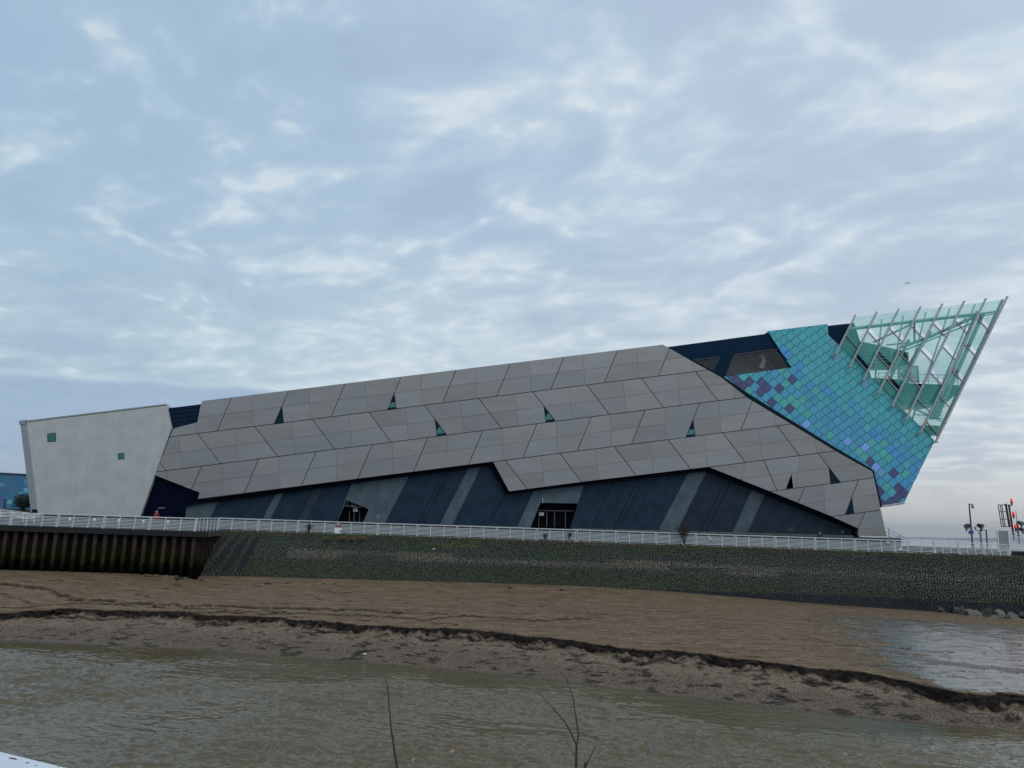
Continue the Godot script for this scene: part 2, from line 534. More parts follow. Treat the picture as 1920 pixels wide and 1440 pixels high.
	torn.normal_texture = ntex(1024, 0.030, 5, 83, 0, 1, 6.0)
	torn.normal_scale = 0.6
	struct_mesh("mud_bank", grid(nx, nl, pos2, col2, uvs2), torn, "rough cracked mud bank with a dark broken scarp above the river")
	# thin sheets of standing water on the flat
	var wr := RandomNumberGenerator.new()
	wr.seed = 12
	var film := MB.new()
	for j in range(20, nu - 3):
		for i in range(480, nx - 1):
			var k := j * nx + i
			if minf(minf(wet[k], wet[k + 1]), minf(wet[k + nx], wet[k + nx + 1])) > wr.randf() * 0.45:
				var up := Vector3(0, 0.012, 0)
				var s := film.v.size()
				film.quad(pos[k + nx] + up, pos[k + nx + 1] + up, pos[k + 1] + up, pos[k] + up)
				for e in range(s, film.v.size()):
					var p := film.v[e]
					film.n[e] = Vector3(n2.get_noise_2d(p.x * 0.8, p.z * 2.0) * 0.05, 1, 0.05 + n2.get_noise_2d(p.x * 0.35 + 33.0, p.z * 2.2) * 0.22).normalized()
	var fg := mat("wet_sheen", lin(0.16, 0.13, 0.10), 0.22)
	fg.metallic_specular = 0.85
	struct("wet_mud_sheen", film, fg, "waterlogged mud shining grey at the right")

	# ---- river water with wind ripples
	var w1 := noise(1.0, 3, 91)
	var w2 := noise(1.0, 3, 92)
	var w3 := noise(1.0, 2, 93)
	nx = 701
	var nz := 601
	pos = PackedVector3Array(); pos.resize(nx * nz)
	uvs = PackedVector2Array(); uvs.resize(nx * nz)
	for j in nz:
		var t := float(j) / (nz - 1)
		var z := lerpf(-49.0, -17.0, t)
		for i in nx:
			var x := lerpf(-42.0, 42.0, float(i) / (nx - 1))
			var rx := x * 0.96 + z * 0.28
			var rz := z * 0.96 - x * 0.28
			var g: float = clampf(0.75 + 0.9 * w3.get_noise_2d(x * 0.09, z * 0.14), 0.25, 1.4)
			var calm: float = clampf((z - cz(zw_c, x)) / 8.0, 0.15, 1.0)
			var a: float = w1.get_noise_2d(rx * 0.34 + w3.get_noise_2d(rx * 0.3, rz * 0.3) * 0.6, rz * 0.80)
			var b: float = w2.get_noise_2d(rx * 0.9 + 40.0, rz * 2.1)
			var y: float = (0.5 - absf(a)) * 0.30 + (0.4 - absf(b)) * 0.12
			pos[j * nx + i] = Vector3(x, YW + (y - 0.03) * g * calm, z)
			uvs[j * nx + i] = Vector2(x * 0.25, z * 0.25)
	var river := mat("river_water", lin(0.112, 0.086, 0.042), 0.04)
	river.metallic_specular = 0.5
	river.normal_enabled = true
	river.normal_texture = ntex(512, 0.03, 4, 95, 0, 1, 3.0)
	river.normal_scale = 0.35
	river.uv1_scale = Vector3(0.9, 2.0, 1)
	struct_mesh("river_water", grid(nx, nz, pos, PackedColorArray(), uvs), river, "murky olive brown river water with wind ripples")
	# ---- the wide estuary, out to the horizon
	var sea := MB.new()
	var ring := [Vector2(-9000, 60), Vector2(9000, 60), Vector2(9000, -14000), Vector2(-9000, -14000)]
	sea.quad(Vector3(-9000, YW - 0.12, 60), Vector3(9000, YW - 0.12, 60), Vector3(9000, YW - 0.12, -14000), Vector3(-9000, YW - 0.12, -14000))
	var seam := mat("estuary_water", lin(0.16, 0.15, 0.13), 0.2, 0.0)
	seam.normal_enabled = true
	seam.normal_texture = ntex(512, 0.03, 4, 96, 0, 1, 4.0)
	seam.normal_scale = 0.5
	seam.uv1_triplanar = true; seam.uv1_world_triplanar = true; seam.uv1_scale = Vector3(0.1, 0.1, 0.1)
	struct("estuary_water", sea, seam, "wide pale estuary behind the promenade reaching the horizon")
	# ---- far shore
	var sh := MB.new()
	var fn := noise(1.0, 4, 101)
	var zf := -3600.0
	var sx0 := U(1722, 1000, zf).x
	var prev := 0.0
	for i in 260:
		var xa := sx0 + i * 14.0
		var f := func(xx: float) -> float:
			var t: float = xx - sx0
			return 1.7 * (3.0 + smoothstep(60.0, 420.0, t) * 4.0 + maxf(0.0, fn.get_noise_2d(xx * 0.012, 1.0)) * 17.0 * smoothstep(330.0, 520.0, t) + absf(fn.get_noise_2d(xx * 0.06, 2.0)) * 4.0) * smoothstep(0.0, 50.0, t)
		var ha: float = YW - 0.2 + f.call(xa)
		var hb: float = YW - 0.2 + f.call(xa + 14.0)
		sh.quad(Vector3(xa, YW - 0.3, zf), Vector3(xa + 14, YW - 0.3, zf), Vector3(xa + 14, hb, zf - 30), Vector3(xa, ha, zf - 30))
		sh.quad(Vector3(xa, ha, zf - 30), Vector3(xa + 14, hb, zf - 30), Vector3(xa + 14, YW - 0.3, zf - 400), Vector3(xa, YW - 0.3, zf - 400))
	struct("far_shore", sh, mat("far_trees", lin(0.05, 0.06, 0.045), 1.0), "low wooded shore across the estuary fading into haze")
	var air := FogVolume.new()
	air.name = "estuary_haze"
	air.shape = RenderingServer.FOG_VOLUME_SHAPE_BOX
	air.size = Vector3(9000, 60, 3600)
	add_child(air)
	air.position = Vector3(1500, YW + 29.5, -2150)
	var fm := FogMaterial.new()
	fm.density = 0.00036
	fm.albedo = Color8(232, 236, 242)
	air.material = fm
	air.set_meta("kind", "stuff")
	air.set_meta("label", "pale haze lying over the distant estuary")
	env_ref.volumetric_fog_enabled = true
	env_ref.volumetric_fog_density = 0.0
	# ---- made ground behind the river wall
	var paving: StandardMaterial3D = mat("pale_paving", lin(0.075, 0.08, 0.085), 0.9, 0.0, ntex(256, 0.04, 4, 110, 0.82, 1.0), Vector3(0.25, 0.25, 0.25))
	paving.metallic_specular = 0.15
	var land := MB.new()
	var plan := PackedVector2Array([Vector2(-140, 69.3), Vector2(-60.6, 71.2), Vector2(-29.6, 72.6), Vector2(-30.8, 80.4), Vector2(-29.0, 80.2), Vector2(52.5, 80.0), Vector2(55.0, 82.5), Vector2(55.0, 87.0), Vector2(49.5, 88.5), Vector2(49.0, 140), Vector2(-140, 140)])
	# promenade slab, built as a flat prism and turned level
	var t3 := Geometry2D.triangulate_polygon(plan)
	for i in range(0, t3.size(), 3):
		var q := []
		for k in 3:
			q.append(Vector3(plan[t3[i + k]].x, 0.0, -plan[t3[i + k]].y))
		if (q[1] - q[0]).cross(q[2] - q[0]).y < 0:
			q.reverse()
		land.tri(q[0], q[1], q[2])
	for k in plan.size():
		var a := plan[k]
		var b := plan[(k + 1) % plan.size()]
		land.quad(Vector3(a.x, -8, -a.y), Vector3(b.x, -8, -b.y), Vector3(b.x, 0, -b.y), Vector3(a.x, 0, -a.y))
	struct("promenade", land, paving, "pale paved promenade between railing and aquarium")
	var plz := MB.new()
	plz.quad(Vector3(-62, 0.004, -82.5), Vector3(42.0, 0.004, -82.5), Vector3(46.4, 1.38, -93.0), Vector3(-62, 0.85, -93.0))
	plz.quad(Vector3(-62, 0.85, -93.0), Vector3(46.4, 1.38, -93.0), Vector3(46.4, 1.38, -132), Vector3(-62, 0.85, -132))
	plz.quad(Vector3(42.0, 0.004, -82.5), Vector3(46.4, 0.0, -132), Vector3(46.4, 1.38, -132), Vector3(46.4, 1.38, -93.0))
	struct("forecourt", plz, paving, "paved forecourt rising gently to the foot of the building")
	revetment()
	sheet_pile_wall()

func revetment():
	# stone-pitched slope: dark bed plus thousands of small set stones
	var bed := MB.new()
	var nn := noise(1.0, 4, 130)
	var nb := noise(1.0, 3, 131)
	var path := []                                    # (top point, outward direction) along the crest
	for i in 84:
		path.append([Vector3(-30.2 + i * 0.985, 0.02, -80.05), Vector3(0, 0, 1)])
	for k in range(1, 10):
		var a := k / 9.0 * PI * 0.5
		path.append([Vector3(52.0 + sin(a) * 3.0, 0.02, -83.05 + cos(a) * 3.0), Vector3(sin(a), 0, cos(a))])
	var foot := func(p: Array) -> Vector3:
		var top: Vector3 = p[0]
		var zt: float = cz(zt_c, top.x)
		var y := ytoe(top.x) - 0.25
		var run: float = (zt - (-80.0)) * 1.06
		return top + p[1] * run + Vector3(0, y - top.y, 0)
	var foots := []
	for q in path:
		foots.append(foot.call(q))
	for i in path.size() - 1:
		bed.quad(foot.call(path[i]), foot.call(path[i + 1]), path[i + 1][0], path[i][0])
	var root := Node3D.new()
	root.name = numbered("stone_slope")
	add_child(root)
	tag(root, "long mossy stone-pitched river slope below the white railing", "embankment")
	part("slope_bed", bed, mat("slope_bed", lin(0.010, 0.012, 0.011), 0.95), root)
	# one low rough stone
	var sm := MB.new()
	var rng := RandomNumberGenerator.new()
	rng.seed = 5
	var ringv := []
	for k in 7:
		var a := TAU * k / 7.0
		ringv.append(Vector3(cos(a) * rng.randf_range(0.42, 0.54), 0, sin(a) * rng.randf_range(0.42, 0.54)))
	for k in 7:
		var a: Vector3 = ringv[k]
		var b: Vector3 = ringv[(k + 1) % 7]
		var a1 := a * 0.72 + Vector3(0, 0.30, 0)
		var b1 := b * 0.72 + Vector3(0, 0.30, 0)
		sm.quad(b, a, a1, b1)
		sm.tri(Vector3(0.05, 0.40, -0.03), b1, a1)
	var mm := MultiMesh.new()
	mm.transform_format = MultiMesh.TRANSFORM_3D
	mm.use_colors = true
	mm.mesh = sm.mesh()
	var ts := []
	var cs := []
	var total := 0.0
	var s := 0.0
	var L := float(path.size() - 1)
	var rows := 43
	for r in rows:
		var t: float = (r + 0.5) / rows
		var fx := 0.0
		while fx < L - 0.01:
			var i := int(fx)
			var f := fx - i
			var pa: Vector3 = path[i][0].lerp(path[i + 1][0], f)
			var da: Vector3 = path[i][1].lerp(path[i + 1][1], f).normalized()
			var seg: float = path[i][0].distance_to(path[i + 1][0])
			var ft: Vector3 = foots[i].lerp(foots[i + 1], f)
			var tj := t + rng.randf_range(-0.011, 0.011)
			var p := pa.lerp(ft, tj)
			var along := da.cross(Vector3.UP).normalized()
			var down := (ft - pa).normalized()
			var nrm := down.cross(along).normalized()
			if nrm.y < 0:
				nrm = -nrm
			var sz := rng.randf_range(0.19, 0.29)
			var B := Basis(along, nrm, along.cross(nrm)).rotated(nrm, rng.randf() * TAU)
			B = B.scaled_local(Vector3(sz * rng.randf_range(0.85, 1.2), sz * rng.randf_range(0.5, 1.0), sz * rng.randf_range(0.75, 1.0)))
			ts.append(Transform3D(B, p))
			# colour by height on the slope: dry grey top, weathered band, algae, black wet foot
			var x := p.x
			var pn: float = nn.get_noise_2d(x * 0.10, tj * 7.0)
			var pf: float = nb.get_noise_2d(x * 0.5, tj * 14.0)
			var c := Color(0.042, 0.046, 0.040)
			var right: float = smoothstep(12.0, 40.0, x)
			if tj < 0.07:
				c = Color(0.060, 0.052, 0.034).lerp(Color(0.045, 0.055, 0.020), clampf(0.5 + pn * 1.6, 0, 1))
			elif tj < 0.40:
				c = c.lerp(Color(0.030, 0.052, 0.022), smoothstep(0.0, 0.35, pn + 0.12 - absf(tj - 0.14) * 0.5))
			if tj > 0.07 and tj < 0.22:
				c = c.lerp(Color(0.085, 0.092, 0.020), smoothstep(-7.2, -6.4, x) * smoothstep(-2.4, -3.4, x) * smoothstep(-0.3, 0.1, pf) * 0.8)
			var band: float = smoothstep(0.33, 0.38, tj) * smoothstep(0.60, 0.50, tj)
			# the weathered band comes in blocks along the slope
			var blk: float = nn.get_noise_2d(floorf(x / 5.5) * 3.7, floorf(tj * 9.0) * 1.3 + 40.0)
			c = c.lerp(Color(0.105, 0.096, 0.070), band * smoothstep(-0.20, 0.10, blk))
			c = c.lerp(Color(0.033, 0.045, 0.020), smoothstep(0.52, 0.66, tj) * (0.85 - right * 0.15))
			c = c.lerp(Color(0.060, 0.072, 0.055), right * smoothstep(0.15, 0.3, tj) * smoothstep(0.8, 0.5, tj) * 0.55)
			c = c.lerp(Color(0.030, 0.055, 0.018), smoothstep(0.15, 0.5, pf) * smoothstep(0.60, 0.75, tj) * 0.6)
			var wet: float = lerpf(0.985, 0.78, smoothstep(6.0, 36.0, x))
			if x < -12.0:
				wet = 0.95
			c = c.lerp(Color(0.010, 0.013, 0.018), smoothstep(wet - 0.02, wet + 0.02, tj + pf * 0.03))
			c = c * rng.randf_range(0.80, 1.45)
			c.a = 1.0
			cs.append(c)
			fx += (sz * 0.98 + rng.randf_range(0.0, 0.05)) / maxf(seg, 0.2)
	mm.instance_count = ts.size()
	for k in ts.size():
		mm.set_instance_transform(k, ts[k])
		mm.set_instance_color(k, cs[k])
	var mi := MultiMeshInstance3D.new()
	mi.name = "set_stones"
	mi.multimesh = mm
	mi.material_override = mat("set_stone", Color(1, 1, 1), 0.75, 0.0, null, Vector3.ONE, false, true)
	mi.set_meta("kind", "stuff")
	root.add_child(mi)

func sheet_pile_wall():
	var root := thing("quay_wall", "rusty sheet pile quay wall with concrete cap at the left", "quay wall")
	var rng := RandomNumberGenerator.new()
	rng.seed = 9
	var n1 := noise(1.0, 4, 140)
	var a0 := Vector3(-60.0, 0, -70.0)
	var a1 := Vector3(U(373, 1040, -71.4).x, 0, -71.4)
	var b1 := Vector3(U(416, 1003, -80.2).x, 0, -80.2)
	var pile_m: StandardMaterial3D = mat("rusty_steel", Color(1, 1, 1), 0.85, 0.0, ntex(256, 0.05, 5, 141, 0.6, 1.0), Vector3(0.7, 0.25, 0.7), true, true)
	pile_m.metallic_specular = 0.15
	var add_piles := func(p0: Vector3, p1: Vector3, count: int):
		var along := (p1 - p0) / count
		var out := Vector3(0, 1, 0).cross(along).normalized()
		if out.z < -0.3 or (absf(out.z) < 0.3 and out.x < 0):
			out = -out
		for i in count:
			var m := MB.new()
			var st := p0 + along * i
			# trapezoid profile: web, flange, web, pan
			var pr := [st + out * -0.42, st + along * 0.15 + out * 0.0, st + along * 0.52 + out * 0.0, st + along * 0.67 + out * -0.42, st + along * 1.0 + out * -0.42]
			var tone := rng.randf_range(0.8, 1.2)
			var lv := 12
			for k in 4:
				for r in lv:
					var ya := lerpf(-5.0, -0.45, float(r) / lv)
					var yb := lerpf(-5.0, -0.45, float(r + 1) / lv)
					var p := [pr[k] + Vector3(0, ya, 0), pr[k + 1] + Vector3(0, ya, 0), pr[k + 1] + Vector3(0, yb, 0), pr[k] + Vector3(0, yb, 0)]
					var s := m.v.size()
					m.quad(p[0], p[1], p[2], p[3])
					for w in range(s, m.v.size()):
						var q := m.v[w]
						var h: float = q.y + n1.get_noise_3d(q.x * 0.9, q.y * 1.4, q.z * 0.9) * 0.9
						var c := Color(0.105, 0.080, 0.072)
						c = c.lerp(Color(0.070, 0.070, 0.028), smoothstep(-1.6, -2.3, h))
						c = c.lerp(Color(0.011, 0.017, 0.011), smoothstep(-2.6, -3.3, h))
						c = c.lerp(Color(0.006, 0.008, 0.012), smoothstep(-3.4, -3.9, h))
						c = c.lerp(Color(0.022, 0.016, 0.015), smoothstep(0.1, 0.5, n1.get_noise_3d(q.x * 2.0, q.y * 0.5, q.z * 2.0)) * 0.6)
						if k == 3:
							c = c * 0.35      # recessed pans are coloured darker than the front flanges
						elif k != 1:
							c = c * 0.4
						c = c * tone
						c.a = 1
						m.c[w] = c
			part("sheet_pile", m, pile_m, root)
	add_piles.call(a0, a1, 36)
	add_piles.call(a1, b1, 9)
	# concrete capping beam
	var cap_m := mat("dirty_concrete", lin(0.030, 0.034, 0.036), 0.9, 0.0, ntex(256, 0.03, 5, 142, 0.45, 1.0), Vector3(0.5, 0.8, 0.5))
	var dir := (a1 - a0).normalized()
	var out := Vector3(-dir.z, 0, dir.x)
	if out.z < 0:
		out = -out
	for k in 8:
		var m := MB.new()
		var p := a0.lerp(a1, k / 8.0) + dir * 0.012
		var q := a0.lerp(a1, (k + 1) / 8.0) - dir * 0.012
		if k == 7:
			q += dir * 0.4
		m.bar(p + Vector3(0, -0.27, 0) - out * 0.2, q + Vector3(0, -0.27, 0) - out * 0.2, 0.50, 1.1, out)
		part("cap_beam", m, cap_m, root)
	var m2 := MB.new()
	var dir2 := (b1 - a1).normalized()
	m2.bar(a1 + Vector3(-0.25, -0.275, -0.76), b1 + Vector3(-0.25, -0.275, 0), 0.5, 1.1, dir2.cross(Vector3.UP))
	part("cap_beam", m2, mat("stained_concrete", lin(0.105, 0.098, 0.080), 0.9, 0.0, ntex(256, 0.03, 5, 143, 0.5, 1.0), Vector3(0.5, 0.8, 0.5)), root)

# ------------------------------------------------------------------ the aquarium
var bld: Node3D
const ZC := -94.0
func px_line(yl: float, yr: float) -> Array:      # a row line, given at x = 250 and x = 1750
	return [Vector2(250, yl), Vector2(1750, yr)]
func isect(l: Array, j: Array) -> Vector2:
	var r = Geometry2D.line_intersects_line(l[0], l[1] - l[0], j[0], j[1] - j[0])
	return r
func to_m(p: Vector2, z: float) -> Vector2:
	var w := U(p.x, p.y, z)
	return Vector2(w.x, w.y)
func half_cut(poly: PackedVector2Array, a: Vector2, b: Vector2) -> Array:      # [left of a->b, right of a->b]
	var d := (b - a).normalized() * 400.0
	var n := Vector2(-d.y, d.x)
	var big := PackedVector2Array([a - d, a + d, a + d + n, a - d + n])
	return [Geometry2D.intersect_polygons(poly, big), Geometry2D.clip_polygons(poly, big)]

func building():
	dull = ["navy_panel", "recess_blue", "black_fascia", "doorway_black", "doorway_reveal", "dark_recess", "deck_dark", "dark_trim", "navy_window", "slope_bed", "black_backing"]
	bld = thing("aquarium_building", "huge wedge-shaped grey panelled aquarium with blue tiles and glass prow", "building")
	# --- grey cladding
	var outline := P2([380, 751.1, 1243, 645.5, 1298, 677, 1352.5, 707, 1402.5, 746, 1486, 796, 1568, 846, 1636.5, 884, 1650.6, 948, 1663, 1006, 1608, 1005, 1609.4, 991.4, 1558.9, 968.6, 1444, 922, 1328.5, 876, 1091.7, 904, 954.2, 922, 924.4, 866.4, 700, 894.5, 369.4, 938, 373.6, 924, 297, 894, 290, 891, 324, 804, 328, 802, 369.4, 791.5, 376, 757], ZC)
	var L := [px_line(767, 583.5), px_line(827.8, 640.9), px_line(890.3, 700.4), px_line(951.3, 761.4), px_line(1013.4, 822.4), px_line(1078, 881.4), px_line(1140, 943.5), px_line(1205, 1006)]
	var J := [
		[434.2, 745.6, 406.9, 808, 541, 733, 513.9, 795, 647.2, 719, 620.8, 781, 752, 706.7, 726.4, 768, 855, 693.3, 830, 754.4, 957, 681, 932.5, 740.6, 1057.8, 668.6, 1033.3, 728.9, 1158.3, 656, 1134, 715.6, 1255.6, 652, 1235.6, 703.3],
		[371.7, 815.3, 413.3, 868.9, 478.6, 801, 520, 855.3, 586, 787.2, 627, 841.4, 692.2, 774.7, 732.5, 827.5, 796.4, 760, 836.5, 815, 898.6, 747.8, 938, 800.3, 1000, 735.8, 1041, 789, 1101, 722.4, 1141.5, 776, 1202.8, 709.4, 1243, 763, 1305, 697.8, 1345.3, 750],
		[377.8, 875.6, 359, 917, 484.7, 862.2, 457.5, 926, 591.7, 848.9, 564.4, 912, 697.2, 835.8, 670.3, 898, 802, 820.6, 775.6, 883.9, 905.6, 806.7, 879, 870, 1007, 794, 981.4, 855.3, 1108.9, 781, 1083.3, 843.6, 1209.7, 769, 1184.7, 830.6, 1311.7, 757, 1287, 818, 1411, 751, 1389.7, 805.6],
		[947, 862, 988.9, 917.8, 1049.5, 849.5, 1090.5, 904.4, 1151.4, 837, 1192, 890.8, 1253.3, 825, 1293.9, 878.3, 1355, 812, 1396.7, 865.8, 1458, 799.7, 1498.3, 853],
		[1431.7, 862, 1456.7, 919, 1533.9, 849.7, 1575.6, 904.4],
		[1508, 913.6, 1497, 942, 1608.6, 902.5, 1585.5, 964],
		[1622, 960.3, 1610, 989.4]]
	var slant := [-1, 1, -1, 1, 1, -1, -1]
	var wins := [[528.3, 764.2, 513.9, 794.6, 531.4, 792.6], [738.9, 738.6, 726.4, 768, 743, 766.2], [816, 788.6, 819.4, 817.2, 836, 815.2], [1020.3, 762.8, 1023.6, 791, 1040.3, 789], [1299, 788, 1286.7, 819.4, 1303.6, 817.4], [1483.9, 889, 1473.9, 916, 1487, 914.2], [1554.7, 878, 1558, 907, 1575.6, 904.6], [1597, 934.4, 1585, 964.6, 1601, 962.2]]
	var tri_m := []
	for w in wins:
		var raw := P2(w, ZC)
		var mid_t: Vector2 = (raw[0] + raw[1] + raw[2]) / 3.0
		var grown := PackedVector2Array()
		for e in raw:
			grown.append(mid_t + (e - mid_t) * 1.12)      # the opening reaches into the open joints beside it
		tri_m.append(grown)
	var rng := RandomNumberGenerator.new()
	rng.seed = 31
	var sheet_m := mat("satin_cladding", Color(1, 1, 1), 0.42, 0.35, ntex(512, 0.010, 3, 150, 0.94, 1.0), Vector3(0.035, 0.13, 1), false, true)
	var back_m := mat("cladding_backing", lin(0.17, 0.165, 0.16), 0.8)
	var dark_m := mat("dark_recess", lin(0.012, 0.014, 0.018), 0.8)
	var sheets := 0
	for r in J.size():
		var js := []
		for i in range(0, J[r].size(), 4):
			js.append([Vector2(J[r][i], J[r][i + 1]), Vector2(J[r][i + 2], J[r][i + 3])])
		var step := Vector2(103, -12.9)
		for k in 2:
			js.push_front([js[0][0] - step, js[0][1] - step])
			js.push_back([js[-1][0] + step, js[-1][1] + step])
		var Lm := [(L[r][0] + L[r + 1][0]) / 2, (L[r][1] + L[r + 1][1]) / 2]
		for k in js.size() - 1:
			var q := PackedVector2Array([to_m(isect(L[r], js[k]), ZC), to_m(isect(L[r], js[k + 1]), ZC), to_m(isect(L[r + 1], js[k + 1]), ZC), to_m(isect(L[r + 1], js[k]), ZC)])
			var ft := 0.36 if slant[r] < 0 else 0.66
			var fb := 0.63 if slant[r] < 0 else 0.31
			var ma := q[0].lerp(q[1], ft)
			var mb2 := q[3].lerp(q[2], fb)
			for piece in Geometry2D.intersect_polygons(q, outline):
				for cell in Geometry2D.offset_polygon(piece, -0.030, Geometry2D.JOIN_MITER):
					var left := [cell]
					for w in tri_m:
						var nx2 := []
						for c in left:
							nx2.append_array(Geometry2D.clip_polygons(c, w))
						left = nx2
					for c in left:
						if absf(area(c)) < 0.4:
							continue
						var bm := MB.new()
						bm.prism(c, ZC - 0.05, ZC - 0.10)
						var panel := part("cladding_panel", bm, back_m, bld)
						var ptone := rng.randf_range(0.97, 1.03)
						for top in half_cut(c, to_m(Lm[0], ZC), to_m(Lm[1], ZC)):
							for tp in top:
								for side in half_cut(tp, ma, mb2):
									for sp in side:
										for fin in Geometry2D.offset_polygon(sp, -0.008, Geometry2D.JOIN_MITER):
											if absf(area(fin)) < 0.12:
												continue
											var m := MB.new()
											var tn := ptone * rng.randf_range(0.91, 1.08)
											var wm := rng.randf_range(-0.012, 0.012)
											m.col = Color(0.335 * tn + wm, 0.326 * tn, 0.322 * tn - wm)
											m.prism(fin, ZC, ZC - 0.05, false, 0.012)
											# every sheet has its own stretch of the brushed texture
											var off := Vector2(rng.randf() * 9, rng.randf() * 9)
											for e in m.uv.size():
												m.uv[e] += off
											part("cladding_sheet", m, sheet_m, panel)
											sheets += 1
	# dark structure behind the joints
	var core := MB.new()
	core.prism(Geometry2D.offset_polygon(outline, -0.05)[0], ZC - 0.14, -121.0)
	part("building_core", core, mat("core_membrane", lin(0.035, 0.036, 0.04), 0.8), bld)
	# little triangular windows
	var teal_m := mat("teal_window", lin(0.05, 0.22, 0.22), 0.15)
	var navy_m := mat("navy_window", lin(0.012, 0.030, 0.048), 0.12)
	for k in wins.size():
		var w: Array = wins[k]
		var m := MB.new()
		var wide := PackedVector2Array()
		var mid_p: Vector2 = (tri_m[k][0] + tri_m[k][1] + tri_m[k][2]) / 3.0
		for e in tri_m[k]:
			wide.append(mid_p + (e - mid_p) * 1.06)
		m.prism(wide, ZC - 0.11, ZC - 0.138)
		var o := part("triangular_window", m, navy_m, bld)
		if k in [1, 2, 3, 4]:
			var a := Vector2(w[0], w[1])
			var b := Vector2(w[2], w[3])
			var c := Vector2(w[4], w[5])
			var lo := 0.50 if k in [1, 4] else 0.60
			var hi := 0.64 if k in [1, 4] else 0.5
			var pp := [a.lerp(b, lo + 0.08), a.lerp(b, 0.88), a.lerp(c, 0.88), a.lerp(c, hi - 0.08)]
			var t := MB.new()
			var arr := PackedVector2Array()
			for e in pp:
				arr.append(to_m(e, ZC - 0.09))
			t.prism(arr, ZC - 0.09, ZC - 0.108)
			part("window_pane", t, teal_m, o)
	# --- white concrete wing at the left
	var zw := -94.15
	var wp := P2([50, 791.7, 312.5, 760.3, 321.7, 803.3, 262.5, 968.5, 71.7, 962], zw)
	var wh := MB.new()
	wh.prism(wp, zw, -114.0, false)
	var wm := mat("white_concrete", lin(0.56, 0.58, 0.58), 0.8, 0.0, stain_tex(), Vector3(0.07, 0.07, 1), false)
	var wing := part("white_wing", wh, wm, bld)
	# splayed end wall
	var ew := MB.new()
	var ta := U(50, 791.7, zw); var tb := U(71.7, 962, zw); var tc := U(37.8, 792.8, -97.5); var td := U(57.8, 960, -97.5)
	ew.quad(tc, td, tb, ta)
	ew.quad(tc + Vector3(2, 0, -16), td + Vector3(2, 0, -16), td, tc)
	ew.quad(ta, ta + Vector3(0.5, 0, -20), tc + Vector3(2, 0, -16), tc)
	var endw := part("end_wall", ew, wm, bld)
	var cp := MB.new()
	cp.bar(U(49.5, 791.0, zw - 0.4), U(313.4, 759.4, zw - 0.4), 0.16, 0.9)
	cp.bar(U(49.5, 791.0, zw - 0.4), U(37.2, 792.3, -97.6), 0.16, 0.5, Vector3.UP)
	part("coping", cp, mat("lead_coping", lin(0.30, 0.32, 0.32), 0.5), bld)
	for w in [[88.3, 813, 104.4, 811.1, 105.3, 828, 88.9, 828.9], [220.8, 850, 232.8, 848.6, 233.6, 861.1, 221.4, 862]]:
		var m := MB.new()
		m.prism(P2(w, zw), zw + 0.012, zw - 0.1)
		var o := part("square_window", m, mat("window_frame", lin(0.02, 0.05, 0.055), 0.4), bld)
		var g := MB.new()
		var inner: PackedVector2Array = Geometry2D.offset_polygon(P2(w, zw), -0.09, Geometry2D.JOIN_MITER)[0]
		g.prism(inner, zw + 0.022, zw + 0.012)
		part("window_pane", g, mat("green_pane", lin(0.028, 0.16, 0.145), 0.12), o)
	var pl := MB.new()
	pl.prism(P2([60, 955, 270, 962, 270, 985, 60, 980], zw - 0.3), zw - 0.3, zw - 0.6)
	part("plinth", pl, dark_m, bld)
	# --- navy infill between wing and cladding, and the dark entrance recess below it
	var nv := mat("navy_panel", lin(0.009, 0.026, 0.058), 0.35, 0.0)
	var m1 := MB.new()
	m1.prism(P2([305, 766.6, 376.5, 757.9, 382, 790, 340, 830, 318, 820], -94.5), -94.5, -112)
	part("navy_infill", m1, nv, bld)
	for k in 4:
		var sb := MB.new()
		var y := 768 + k * 8
		sb.bar(U(312 + k * 2, y + 2, -94.48), U(377, y - 6, -94.48), 0.05, 0.05)
		part("infill_joint", sb, dark_m, bld)
	var m3 := MB.new()
	m3.prism(P2([322, 800, 300, 880, 380, 915, 376, 936, 345, 944, 339, 995, 240, 995], -94.6), -94.6, -95.1)
	part("recess_wall", m3, mat("recess_blue", lin(0.003, 0.005, 0.018), 0.4), bld)
	var m4 := MB.new()
	m4.bar(U(296, 953, -94.55), U(309, 952, -94.55), 0.14, 0.1)
	part("recess_vent", m4, mat("grey_steel", lin(0.18, 0.19, 0.2), 0.5, 0.5), bld)
	# --- dark concrete base wall, in slanted lifts
	var zb := -95.2
	var wall := P2([344, 949.5, 364, 945, 700, 900.5, 917, 872, 948, 926, 1092, 908.5, 1324, 882, 1601, 992.8, 1597, 1014, 1060, 996, 344, 985], zb)
	var base := MB.new()
	var solid := [Geometry2D.offset_polygon(wall, 0.25)[0]]
	for dp in [[649.4, 937.5, 691.7, 954.6, 676, 990, 660, 1120, 600, 1120, 628, 990], [1013.5, 942.7, 1083.3, 944, 1066, 1000, 1050, 1120, 960, 1120, 990, 1000]]:
		var rest := []
		for q in solid:
			rest.append_array(Geometry2D.clip_polygons(q, P2(dp, zb)))
		solid = rest
	for q in solid:
		base.prism(q, zb - 0.14, zb - 0.6)
	part("base_backing", base, mat("black_backing", lin(0.006, 0.008, 0.011), 0.9), bld)
